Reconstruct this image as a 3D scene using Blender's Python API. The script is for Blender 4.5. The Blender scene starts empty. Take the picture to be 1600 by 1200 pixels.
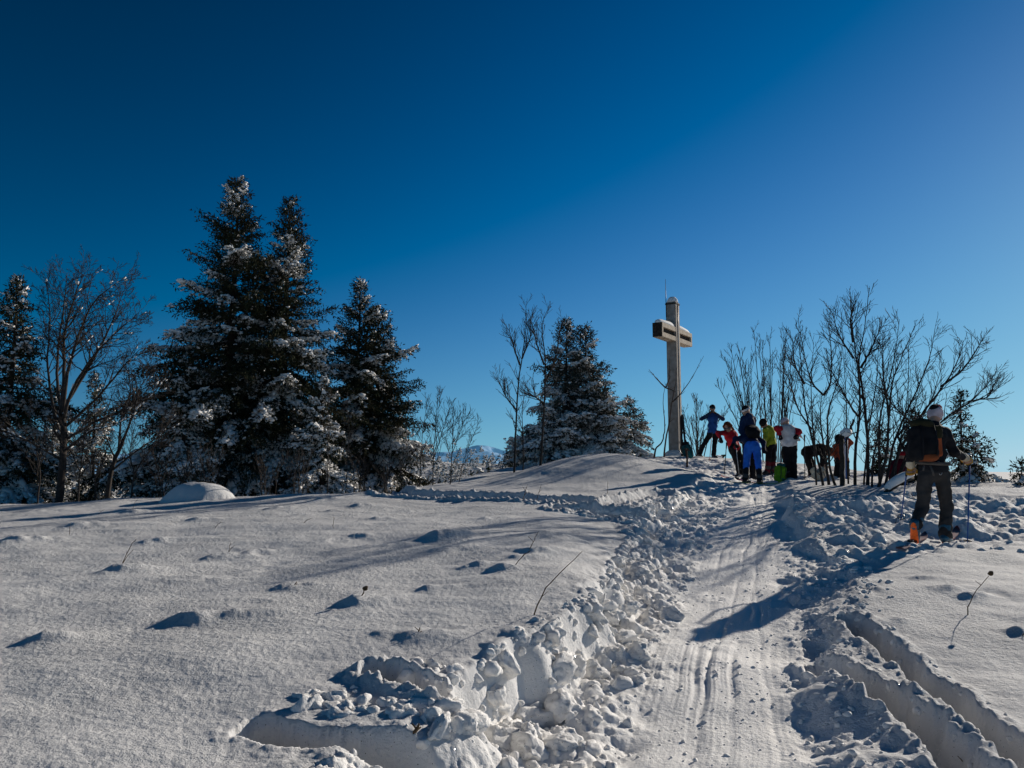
import bpy, bmesh, math, random
import numpy as np
from mathutils import Vector, Matrix, Euler, Quaternion

scene = bpy.context.scene
COL = scene.collection
R = math.radians

# ------------------------------------------------------------------ camera constants
FOC = 1150.0            # focal length in photo pixels (1600 wide)
PITCH = R(5.7)
EYE = 1.6
CP, SP = math.cos(PITCH), math.sin(PITCH)

def bearing(px, py, Y):
    """world point on the sight line of a photo pixel at distance Y (a survey bearing)"""
    u = (px - 800.0) / FOC
    v = -(py - 600.0) / FOC
    dy = CP - SP * v
    dz = SP + CP * v
    k = Y / dy
    return np.array([u * k, Y, EYE + dz * k])

def gx(px, Y, py=720):
    return float(bearing(px, py, Y)[0])

# ------------------------------------------------------------------ numpy noise
def _hash(ix, iy, seed):
    h = (ix.astype(np.int64) * 374761393 + iy.astype(np.int64) * 668265263 + seed * 1442695041) & 0xFFFFFFFF
    h = ((h ^ (h >> 13)) * 1274126177) & 0xFFFFFFFF
    h = ((h ^ (h >> 16)) * 2246822519) & 0xFFFFFFFF
    return (h ^ (h >> 15)) & 0xFFFFFFFF

def rnd2(ix, iy, seed):
    return _hash(ix, iy, seed) / 4294967296.0

def pnoise(x, y, seed=0):
    x = np.asarray(x, float); y = np.asarray(y, float)
    ix = np.floor(x); iy = np.floor(y)
    fx = x - ix; fy = y - iy
    ix = ix.astype(np.int64); iy = iy.astype(np.int64)
    ux = fx * fx * fx * (fx * (fx * 6 - 15) + 10)
    uy = fy * fy * fy * (fy * (fy * 6 - 15) + 10)
    def g(dx, dy):
        a = rnd2(ix + dx, iy + dy, seed) * (2 * np.pi)
        return np.cos(a) * (fx - dx) + np.sin(a) * (fy - dy)
    n0 = g(0, 0) * (1 - ux) + g(1, 0) * ux
    n1 = g(0, 1) * (1 - ux) + g(1, 1) * ux
    return (n0 * (1 - uy) + n1 * uy) * 1.5

def fbm(x, y, seed=0, octv=4, gain=0.5):
    a = 1.0; s = 0.0; f = 1.0
    for i in range(octv):
        s = s + a * pnoise(x * f + 17.3 * i, y * f - 9.1 * i, seed + i)
        a *= gain; f *= 2.03
    return s

def clods(x, y, size, seed, density=0.7, soft=0.8):
    """round lumps of snow: the highest dome of a jittered cell grid, in units of size"""
    X = x / size; Y = y / size
    ix = np.floor(X).astype(np.int64); iy = np.floor(Y).astype(np.int64)
    out = np.zeros_like(X)
    for dx in (-1, 0, 1):
        for dy in (-1, 0, 1):
            cx = ix + dx; cy = iy + dy
            px = cx + rnd2(cx, cy, seed); py = cy + rnd2(cx, cy, seed + 7)
            r = 0.25 + 0.42 * rnd2(cx, cy, seed + 13)
            on = rnd2(cx, cy, seed + 29) < density
            el = 0.7 + 0.6 * rnd2(cx, cy, seed + 31)
            d2 = ((X - px) ** 2 * el + (Y - py) ** 2 / el) / (r * r)
            q = np.clip(1 - d2, 0, None)
            dome = np.where(on, r * q ** soft, 0)
            out = np.maximum(out, dome)
    return out

def sstep(a, b, x):
    t = np.clip((x - a) / (b - a), 0, 1)
    return t * t * (3 - 2 * t)

# ------------------------------------------------------------------ mesh helpers
class MB:
    """collects vertices and faces; build() links them as ONE mesh object"""
    def __init__(self):
        self.v = []; self.t = []; self.q = []; self.n = 0
    def add(self, v, tris=None, quads=None):
        v = np.asarray(v, np.float64).reshape(-1, 3)
        if tris is not None and len(tris):
            self.t.append(np.asarray(tris, np.int64).reshape(-1, 3) + self.n)
        if quads is not None and len(quads):
            self.q.append(np.asarray(quads, np.int64).reshape(-1, 4) + self.n)
        self.v.append(v); self.n += len(v)
    def tube(self, pts, rad, sides=6, cap=True):
        pts = np.asarray(pts, float); n = len(pts)
        rad = np.broadcast_to(np.asarray(rad, float), (n,))
        tan = np.gradient(pts, axis=0)
        tan /= np.linalg.norm(tan, axis=1)[:, None] + 1e-9
        ref = np.array([0.0, 0, 1]) if abs(tan[0][2]) < 0.9 else np.array([1.0, 0, 0])
        a = np.cross(tan, ref); a /= np.linalg.norm(a, axis=1)[:, None] + 1e-9
        b = np.cross(tan, a)
        th = np.linspace(0, 2 * np.pi, sides, endpoint=False)
        V = pts[:, None, :] + rad[:, None, None] * (a[:, None, :] * np.cos(th)[None, :, None] + b[:, None, :] * np.sin(th)[None, :, None])
        i = np.arange(n - 1)[:, None] * sides; j = np.arange(sides)[None, :]; j2 = (j + 1) % sides
        Q = np.stack([i + j, i + j2, i + sides + j2, i + sides + j], -1).reshape(-1, 4)
        T = None
        V = V.reshape(-1, 3)
        if cap:
            V = np.vstack([V, pts[0], pts[-1]])
            c0 = n * sides; c1 = c0 + 1; k = np.arange(sides); k2 = (k + 1) % sides
            T = np.vstack([np.stack([np.full(sides, c0), k2, k], -1),
                           np.stack([np.full(sides, c1), (n - 1) * sides + k, (n - 1) * sides + k2], -1)])
        self.add(V, T, Q)
    def box(self, c, s, rot=None, bevel=0.0):
        bm = bmesh.new()
        bmesh.ops.create_cube(bm, size=1.0)
        for v in bm.verts:
            v.co = Vector((v.co.x * s[0], v.co.y * s[1], v.co.z * s[2]))
        if bevel > 0:
            bmesh.ops.bevel(bm, geom=bm.edges[:], offset=bevel, segments=2, affect='EDGES', profile=0.6)
        M = Matrix.Translation(Vector(c)) @ (rot.to_4x4() if rot is not None else Matrix.Identity(4))
        bm.transform(M)
        self.bm(bm); bm.free()
    def bm(self, bm):
        bm.verts.index_update()
        V = [tuple(v.co) for v in bm.verts]
        T = []; Q = []
        for f in bm.faces:
            ids = [v.index for v in f.verts]
            if len(ids) == 3: T.append(ids)
            elif len(ids) == 4: Q.append(ids)
            else:
                for k in range(1, len(ids) - 1): T.append([ids[0], ids[k], ids[k + 1]])
        self.add(V, T, Q)
    def mesh(self, name, smooth=True):
        V = np.vstack(self.v)
        T = np.vstack(self.t) if self.t else np.zeros((0, 3), np.int64)
        Q = np.vstack(self.q) if self.q else np.zeros((0, 4), np.int64)
        me = bpy.data.meshes.new(name)
        me.vertices.add(len(V)); me.vertices.foreach_set('co', V.astype(np.float32).ravel())
        nl = T.size + Q.size
        me.loops.add(nl)
        me.loops.foreach_set('vertex_index', np.concatenate([T.ravel(), Q.ravel()]).astype(np.int32))
        me.polygons.add(len(T) + len(Q))
        ls = np.concatenate([np.arange(len(T)) * 3, T.size + np.arange(len(Q)) * 4]).astype(np.int32)
        me.polygons.foreach_set('loop_start', ls)
        me.polygons.foreach_set('use_smooth', np.full(len(T) + len(Q), smooth))
        me.update(calc_edges=True); me.validate()
        return me
    def build(self, name, mat, parent=None, smooth=True):
        return link(name, self.mesh(name, smooth), mat, parent)

def link(name, me, mat, parent=None):
    o = bpy.data.objects.new(name, me); COL.objects.link(o)
    if mat is not None:
        me.materials.clear(); me.materials.append(mat)
    if parent is not None: o.parent = parent
    return o

def empty(name, loc=(0, 0, 0), rz=0.0):
    o = bpy.data.objects.new(name, None); COL.objects.link(o)
    o.location = [float(c) for c in loc]; o.rotation_euler = (0, 0, rz); o.empty_display_size = 0.2
    return o

def tag(o, label=None, cat=None, group=None, kind=None):
    if label: o['label'] = label
    if cat: o['category'] = cat
    if group: o['group'] = group
    if kind: o['kind'] = kind
    return o

# ------------------------------------------------------------------ materials
def mat(name, color, rough=0.8, var=0.15, scale=20.0, bump=0.0, bscale=60.0, spec=0.3, color2=None, metal=0.0, dist=0.01):
    m = bpy.data.materials.new(name); m.use_nodes = True
    nt = m.node_tree; b = nt.nodes['Principled BSDF']
    b.inputs['Roughness'].default_value = rough
    b.inputs['Metallic'].default_value = metal
    b.inputs['Specular IOR Level'].default_value = spec
    tc = nt.nodes.new('ShaderNodeTexCoord')
    n = nt.nodes.new('ShaderNodeTexNoise'); n.inputs['Scale'].default_value = scale
    n.inputs['Detail'].default_value = 5
    nt.links.new(tc.outputs['Object'], n.inputs['Vector'])
    r = nt.nodes.new('ShaderNodeValToRGB')
    c = color
    lo = color2 if color2 else [max(0, k * (1 - var)) for k in c]
    hi = c if color2 else [min(1, k * (1 + var)) for k in c]
    r.color_ramp.elements[0].position = 0.35; r.color_ramp.elements[1].position = 0.65
    r.color_ramp.elements[0].color = (*lo, 1); r.color_ramp.elements[1].color = (*hi, 1)
    nt.links.new(n.outputs['Fac'], r.inputs['Fac'])
    nt.links.new(r.outputs['Color'], b.inputs['Base Color'])
    if bump > 0:
        n2 = nt.nodes.new('ShaderNodeTexNoise'); n2.inputs['Scale'].default_value = bscale; n2.inputs['Detail'].default_value = 4
        nt.links.new(tc.outputs['Object'], n2.inputs['Vector'])
        bp = nt.nodes.new('ShaderNodeBump'); bp.inputs['Strength'].default_value = bump; bp.inputs['Distance'].default_value = dist
        nt.links.new(n2.outputs['Fac'], bp.inputs['Height'])
        nt.links.new(bp.outputs['Normal'], b.inputs['Normal'])
    return m
# ================================================================== TERRAIN
def field(x, y):
    """broad shape of the undisturbed snow on the hilltop"""
    ys = np.where(y < 0, 0.8 * y, np.where(y < 24, y, 24 + 8 * np.tanh((y - 24) / 8)))
    xs = 30 * np.tanh(x / 30)
    f = 0.45 + 0.037 * ys + np.where(x < 0, 0.034 * xs, 0.0 * xs)
    f = f - 0.24 * sstep(0.3, 1.6, x) * (1 - sstep(8.5, 12.5, y))
    f = f + 0.30 * np.exp(-((x - 5.3) / 3.6) ** 2 - ((y - 23.5) / 4.0) ** 2)
    # drop beyond the crest
    yc = 14.6 + 9.9 * sstep(-3.0, 1.5, x) * (1 - sstep(8.0, 12, x)) - 1.0 * sstep(8.0, 12, x) + 0.35 * np.sin(x * 0.7)
    t = np.clip(y - yc, 0, None)
    drop = 0.30 * (np.sqrt(t * t + 4.0) - 2.0)
    xl = np.clip(-x - 16, 0, None); drop = drop + 0.25 * (np.sqrt(xl * xl + 4) - 2)
    xr = np.clip(x - 17, 0, None); drop = drop + 0.2 * (np.sqrt(xr * xr + 4) - 2)
    yb = np.clip(-y - 14, 0, None); drop = drop + 0.12 * (np.sqrt(yb * yb + 4) - 2)
    drop = 26 * np.tanh(drop / 26)
    f = f - drop
    r = np.hypot(x, y); az = np.arctan2(x, y)
    # opposite hillside across the dip, higher on the left
    hill = np.exp(-((r - 150) / 55.0) ** 2) * (22.6 - 13 * sstep(0.0, 0.4, az) - 0.8 * sstep(-0.05, 0.0, az) + 0.8 * np.sin(az * 9 + 2) + 0.7 * np.sin(az * 31))
    f = f + hill * sstep(35, 90, r)
    f = f - 120 * sstep(240, 1500, r)
    return f

MOUNDS = []   # (x, y, height, sx, sy)
def add_mound(px, Y, h, sx, sy): MOUNDS.append((gx(px, Y), Y, h, sx, sy))
add_mound(945, 18.0, 0.58, 1.75, 1.9)
add_mound(870, 16.6, 0.10, 1.2, 1.2)
add_mound(1010, 21.0, 0.14, 1.5, 1.3)
add_mound(1520, 13.6, 0.08, 1.6, 0.8)

def base(x, y):
    f = field(x, y)
    for (mx, my, h, sx, sy) in MOUNDS:
        f = f + h * np.exp(-((x - mx) / sx) ** 2 - ((y - my) / sy) ** 2)
    # rounded, snowed-in bush on the crest
    mx, my = gx(312, 14.6), 14.6
    d2 = ((x - mx) / 0.70) ** 2 + ((y - my) / 0.55) ** 2 + 0.16 * fbm(x * 1.5, y * 1.5, 207, 2)
    f = f + 0.34 * np.clip(1 - d2, 0, None) ** 0.75
    near = 1 - sstep(40, 90, np.hypot(x, y))
    f = f + near * (0.05 * fbm(x * 0.35, y * 0.35, 3, 2) + 0.018 * fbm(x * 1.1, y * 1.6, 5, 2))
    return f

def ground_hit(px, py, fn=None):
    fn = fn or base
    lo = 1.0
    for Y in np.arange(1.2, 40, 0.05):
        p = bearing(px, py, Y)
        if p[2] <= float(fn(np.array([p[0]]), np.array([p[1]]))[0]):
            return p[0], p[1]
    return p[0], p[1]

def poly_xy(pts): return np.array([ground_hit(a, b) for a, b in pts])

def seg_dist(x, y, P, closed=False):
    """unsigned distance to a polyline, signed side offset and arc position"""
    best = np.full(x.shape, 1e9); side = np.zeros(x.shape); arc = np.zeros(x.shape); s0 = 0.0
    n = len(P) if closed else len(P) - 1
    for i in range(n):
        ax, ay = P[i]; bx, by = P[(i + 1) % len(P)]
        ex, ey = bx - ax, by - ay; L2 = ex * ex + ey * ey + 1e-12; L = math.sqrt(L2)
        t = np.clip(((x - ax) * ex + (y - ay) * ey) / L2, 0, 1)
        d = np.hypot(x - ax - t * ex, y - ay - t * ey)
        m = d < best
        best = np.where(m, d, best)
        side = np.where(m, ((x - ax) * ey - (y - ay) * ex) / L, side)
        arc = np.where(m, s0 + t * L, arc)
        s0 += L
    return best, side, arc

def inside(x, y, P):
    c = np.zeros(x.shape, bool)
    for i in range(len(P)):
        ax, ay = P[i]; bx, by = P[(i + 1) % len(P)]
        m = ((ay > y) != (by > y)) & (x < (bx - ax) * (y - ay) / ((by - ay) if abs(by - ay) > 1e-9 else 1e-9) + ax)
        c ^= m
    return c

def signed(x, y, P):
    d = seg_dist(x, y, P, True)[0]
    return np.where(inside(x, y, P), -d, d)

# outline of the trodden trail, read off the photograph and laid on the slope
LEFT = [(520, 1190), (655, 1128), (715, 1062), (765, 1022), (850, 972), (925, 930), (952, 890),
        (980, 845), (985, 815), (1000, 790), (1075, 758), (1108, 738)]
RIGHT = [(1235, 752), (1245, 800), (1300, 870), (1350, 915), (1325, 965), (1325, 1020), (1365, 1080), (1405, 1150), (1450, 1230)]
TRAIL = np.vstack([[(-1.4, -3.0), (-1.35, 1.5)], poly_xy(LEFT), [(5.2, 19.5), (6.8, 19.5)], poly_xy(RIGHT), [(1.75, 1.5), (1.6, -3.0)]])
LANE = np.vstack([[(0.55, -3.0), (0.75, 1.0)], poly_xy([(1085, 1210), (1105, 1100), (1122, 1020), (1145, 930), (1158, 860), (1178, 805), (1190, 765)])])
SIDE_TRACK = poly_xy([(1040, 770), (950, 788), (850, 782), (740, 775), (620, 770), (500, 768), (430, 764)])
SIDE_TRACK2 = poly_xy([(1000, 806), (960, 806), (915, 800), (880, 797)])
CRUMPLED = poly_xy([(1225, 765), (1300, 905), (1345, 930), (1400, 880), (1470, 862), (1640, 850), (1660, 775), (1420, 768), (1300, 775)])
RUT1 = poly_xy([(1325, 965), (1380, 1012), (1470, 1085), (1560, 1160), (1680, 1260)])
RUT2 = poly_xy([(1290, 1028), (1360, 1070), (1450, 1150), (1530, 1222), (1600, 1300)])
CUT = poly_xy([(400, 1142), (480, 1150), (560, 1155), (700, 1150)])
NOTCH = poly_xy([(590, 1056), (640, 1068), (700, 1085)])
SUMMIT = np.array([(4.0, 17.5), (3.6, 21), (5.0, 23.6), (8.0, 23), (9.5, 19), (8.0, 16.5), (5.5, 16.2)])
SKIER_XY = (gx(1462, 9.6), 9.6)

HUMPS = [(185, 893, .10, .16), (568, 942, .08, .17), (298, 973, .10, .15), (385, 963, .05, .13), (82, 998, .07, .13),
         (690, 839, .11, .22), (676, 923, .05, .13), (345, 872, .07, .18), (395, 866, .06, .14), (742, 888, .08, .16), (785, 890, .06, .14),
         (835, 862, .09, .18), (812, 872, .05, .12), (606, 993, .04, .10), (648, 996, .05, .10), (122, 822, .09, .22),
         (242, 846, .06, .17), (458, 920, .06, .17), (300, 908, .05, .3), (860, 985, .06, .14), (30, 845, .08, .25),
         (520, 800, .05, .16), (620, 852, .04, .16), (560, 838, .04, .15), (700, 862, .05, .18), (760, 812, .05, .2),
         (860, 836, .06, .2), (210, 800, .07, .2), (310, 812, .05, .2), (430, 795, .06, .2), (500, 782, .07, .2), (60, 800, .07, .25),
         (560, 790, .06, .2), (640, 800, .05, .2), (590, 812, .05, .16), (470, 806, .04, .16),
         (1475, 922, .06, .12), (1520, 935, .06, .12), (1592, 992, .06, .10), (1395, 975, .04, .14), (1440, 905, .05, .15)]
HUMP_XY = [(*ground_hit(a, b), h, s) for a, b, h, s in HUMPS]

def subset_signed(x, y, P, pad):
    out = np.full(x.shape, 9.0)
    m = (x > P[:, 0].min() - pad) & (x < P[:, 0].max() + pad) & (y > P[:, 1].min() - pad) & (y < P[:, 1].max() + pad)
    if m.any(): out[m] = signed(x[m], y[m], P)
    return out

def snow(x, y):
    """final snow height"""
    sh = x.shape
    x = x.ravel(); y = y.ravel()
    h = base(x, y)
    r = np.hypot(x, y)
    # windblown humps over buried plants: steep on the lee, drawn out upwind (towards the sun side)
    rng = np.random.RandomState(4)
    for (hx, hy, a, s) in HUMP_XY:
        m = (np.abs(x - hx) < 5 * s) & (np.abs(y - hy) < 5 * s)
        if not m.any(): continue
        dx = x[m] - hx; dy = y[m] - hy
        u = (dx + dy * 0.35) / 1.06; v = (dy - dx * 0.35) / 1.06
        sx = s * (0.75 + 1.05 / (1 + np.exp(-u / (0.35 * s))))
        h[m] += 0.66 * a * (1 + 0.5 * pnoise(x[m] * 7, y[m] * 7, 19)) * np.exp(-(u / sx) ** 2 - (v / (0.75 * s)) ** 2)
    m = (r < 60)
    X = x[m]; Y = y[m]; H = h[m]
    F = H.copy()
    # warped signed distance to the trail
    w = 0.15 * fbm(X * 1.3, Y * 1.3, 11, 2) + 0.03 * pnoise(X * 6, Y * 6, 14)
    sd = subset_signed(X, Y, TRAIL, 1.5) + w
    depth = 0.15 + 0.25 * (1 - sstep(8.5, 14.5, Y)) - 0.27 * sstep(0.3, 1.5, X) * (1 - sstep(8.5, 12.5, Y))
    depth = depth * (1 - 0.85 * sstep(16, 18.5, Y))
    soft = 0.13 + 0.34 * sstep(-0.3, 0.5, fbm(X * 0.9, Y * 0.9, 15, 2))
    wall = sstep(0.04, -soft, sd)
    # left/right of the lane
    dl, sl, al = seg_dist(X, Y, LANE)
    sl = np.where(sl == 0, 1e-6, sl)
    lat = np.sign(sl) * dl
    lanew = 0.36 + 0.06 * pnoise(Y * 0.9, Y * 0 + 3.3, 21)
    near_tr = sd < 1.2
    inlane = sstep(lanew + 0.28, lanew - 0.12, dl + 0.07 * fbm(X * 2, Y * 2, 41, 2))
    floor_ = depth * (1.0)
    # spoil heaped along the foot of the bank
    heap = np.clip(1 - inlane, 0, 1)
    H = H - wall * depth
    # rubble
    rub = np.zeros_like(X)
    k = (sd < 0.05) & (r[m] < 30)
    xs, ys = X[k], Y[k]
    wx = xs + 0.04 * pnoise(xs * 9, ys * 9, 51); wy = ys + 0.04 * pnoise(xs * 9 + 40, ys * 9, 52)
    c = 0.16 * clods(wx, wy, 0.45, 61, 0.7) * 0.45 + 0.55 * clods(wx, wy, 0.21, 62, 0.75) * 0.21 + 0.95 * clods(wx, wy, 0.105, 63, 0.7) * 0.105 + 1.1 * clods(xs, ys, 0.05, 64, 0.55) * 0.05 + 0.010 * fbm(xs * 9, ys * 9, 67, 3)
    rub[k] = c
    edge = np.exp(-np.clip(-sd - 0.05, 0, None) / 0.55)
    leftside = lat < 0
    amp = wall * (1 - inlane) * (0.45 + 0.65 * edge) * np.where(leftside, 0.85, 0.5)
    patch = 0.55 + 0.45 * sstep(-0.25, 0.35, fbm(X * 0.8, Y * 0.8, 71, 2))
    amp = amp * patch * (1 - 0.62 * sstep(15.5, 18, Y))
    H = H + amp * (rub * 1.0 + 0.05 * edge + 0.03 * fbm(X * 3, Y * 3, 73, 3))
    # scattered crumbs in the lane
    H = H + wall * inlane * 0.12 * rub * sstep(0.25, 0.6, fbm(X * 1.2, Y * 1.2, 75, 3))
    # ski grooves along the lane
    wob = 0.05 * pnoise(al * 0.5, al * 0 + 2.2, 84) + 0.02 * pnoise(al * 1.7, al * 0 + 9.2, 85)
    fade = 0.5 + 0.9 * sstep(-0.2, 0.35, fbm(X * 0.7, Y * 0.35, 86, 2))
    lat0 = lat; lat = lat + wob
    gro = 0.004 * pnoise(lat * 7, al * 0.22, 81) + 0.004 * pnoise(lat * 22, al * 0.35, 82) + 0.0025 * pnoise(lat * 60, al * 0.5, 83)
    sharp = -0.018 * np.exp(-((lat + 0.06 - 0.07 * np.sin(al * 0.45 + 2.5)) / 0.018) ** 2) - 0.014 * np.exp(-((lat - 0.22 - 0.06 * np.sin(al * 0.6 + 4)) / 0.018) ** 2) - 0.015 * np.exp(-((lat - 0.10 - 0.05 * np.sin(al * 0.7)) / 0.028) ** 2) - 0.012 * np.exp(-((lat + 0.2 + 0.06 * np.sin(al * 0.55 + 1)) / 0.028) ** 2) \
            - 0.010 * np.exp(-((lat - 0.34 + 0.04 * np.sin(al * 0.8 + 2)) / 0.025) ** 2)
    lat = lat0
    H = H + wall * inlane * ((gro + 0.68 * sharp) * fade + 0.004 * fbm(X * 4, Y * 1.6, 87, 3) + 0.0010 * fbm(X * 30, Y * 30, 88, 2))
    # boot holes punched into the loose snow
    bh = clods(X, Y, 0.5, 231, 0.55, 1.2)
    H = H - wall * (1 - inlane) * 0.22 * np.clip(bh - 0.12, 0, None) * (1 - 0.6 * sstep(14, 17, Y))
    # broken lip of the bank: blocks leaning off the edge
    lip = np.exp(-((sd - 0.02) / 0.16) ** 2)
    kk = (lip > 0.05) & (r[m] < 25)
    lump = np.zeros_like(X)
    lump[kk] = clods(X[kk], Y[kk], 0.30, 91, 0.8) * 0.30 + 0.5 * clods(X[kk], Y[kk], 0.13, 92, 0.7) * 0.13
    lipamp = lip * np.where(lat < 0, 0.10, 0.08) * (1 - 0.7 * sstep(15, 18, Y))
    H = H + lipamp * (lump - 0.05)
    H = H + lip * 0.02 * fbm(X * 5, Y * 5, 93, 3)
    # boot-and-ski tracks branching off
    def rut(P, width, dep, seed, ridge=0.03, rough=0.35):
        nonlocal H
        b_ = (X > P[:, 0].min() - 1) & (X < P[:, 0].max() + 1) & (Y > P[:, 1].min() - 1) & (Y < P[:, 1].max() + 1)
        if not b_.any(): return
        d = np.full(X.shape, 9.0)
        d[b_] = seg_dist(X[b_], Y[b_], P)[0] + 0.035 * fbm(X[b_] * 3, Y[b_] * 3, seed, 4, 0.6)
        prof = sstep(width, width * 0.55, d)
        H = H - prof * dep
        rim = np.exp(-((d - width * 1.12) / (0.06)) ** 2)
        q = (d < width * 2) & (r[m] < 30)
        cc = np.zeros_like(X); cc[q] = 0.6 * clods(X[q], Y[q], 0.13, seed + 3, 0.6) * 0.13 + 0.9 * clods(X[q], Y[q], 0.06, seed + 4, 0.6) * 0.06 + 0.8 * clods(X[q], Y[q], 0.03, seed + 5, 0.5) * 0.03
        H = H + rim * (ridge + rough * cc) + prof * rough * 0.6 * cc
    rut(RUT1, 0.11, 0.17, 101, 0.02, 0.45)
    rut(RUT2, 0.12, 0.19, 111, 0.025, 0.5)
    rut(CUT, 0.10, 0.42, 121, 0.0, 0.2)
    rut(NOTCH, 0.09, 0.2, 131, 0.03, 0.6)
    rut(SIDE_TRACK, 0.36, 0.09, 141, 0.03, 0.9)
    rut(SIDE_TRACK2, 0.24, 0.15, 151, 0.03, 0.9)
    # crumpled area where the climbers cut across
    sc = subset_signed(X, Y, CRUMPLED, 1.5) + 0.25 * fbm(X * 0.9, Y * 0.9, 161, 2)
    ca = sstep(0.1, -0.5, sc) * (1 - wall * 0.7)
    q = (ca > 0.01)
    cc = np.zeros_like(X)
    cc[q] = clods(X[q], Y[q], 0.55, 163, 0.7) * 0.20 + clods(X[q], Y[q], 0.26, 164, 0.7) * 0.13 + clods(X[q], Y[q], 0.12, 165, 0.6) * 0.10
    H = H + ca * (cc * 0.65 - 0.06 + 0.05 * fbm(X * 2.2, Y * 2.2, 166, 3))
    # trodden summit
    ss = subset_signed(X, Y, SUMMIT, 2.0) + 0.5 * fbm(X * 0.7, Y * 0.7, 171, 2)
    sa = sstep(0.3, -0.8, ss)
    q = sa > 0.01
    cc = np.zeros_like(X)
    cc[q] = clods(X[q], Y[q], 0.45, 173, 0.7) * 0.12 + clods(X[q], Y[q], 0.2, 174, 0.7) * 0.09
    H = H + sa * (cc * 0.8 - 0.05)
    # fine unevenness everywhere
    und = (1 - wall) * (1 - ca)
    H = H + und * (0.006 * fbm(X * 3.5, Y * 5.0, 181, 3) + 0.0022 * fbm(X * 26, Y * 26, 185, 2))
    # little pits left by snow dropped from twigs
    pit = clods(X, Y, 0.42, 191, 0.22)
    kk = r[m] < 14
    H = H - und * np.where(kk, 0.10, 0) * np.clip(pit - 0.50, 0, 1) * 1.2
    # packed patch under the climber
    d = np.hypot((X - SKIER_XY[0]) / 0.9, (Y - SKIER_XY[1]) / 0.45)
    flat = sstep(1.2, 0.4, d)
    H = H * (1 - flat) + (F - 0.10 + 0.012 * fbm(X * 6, Y * 6, 195, 2)) * flat
    h[m] = H
    global PACK
    pk = np.zeros(h.shape); pk[m] = np.clip(wall + 0.7 * ca + 0.8 * sa, 0, 1); PACK = pk.reshape(sh)
    return h.reshape(sh)

def gz(x, y): return float(snow(np.array([float(x)]), np.array([float(y)]))[0])

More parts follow.
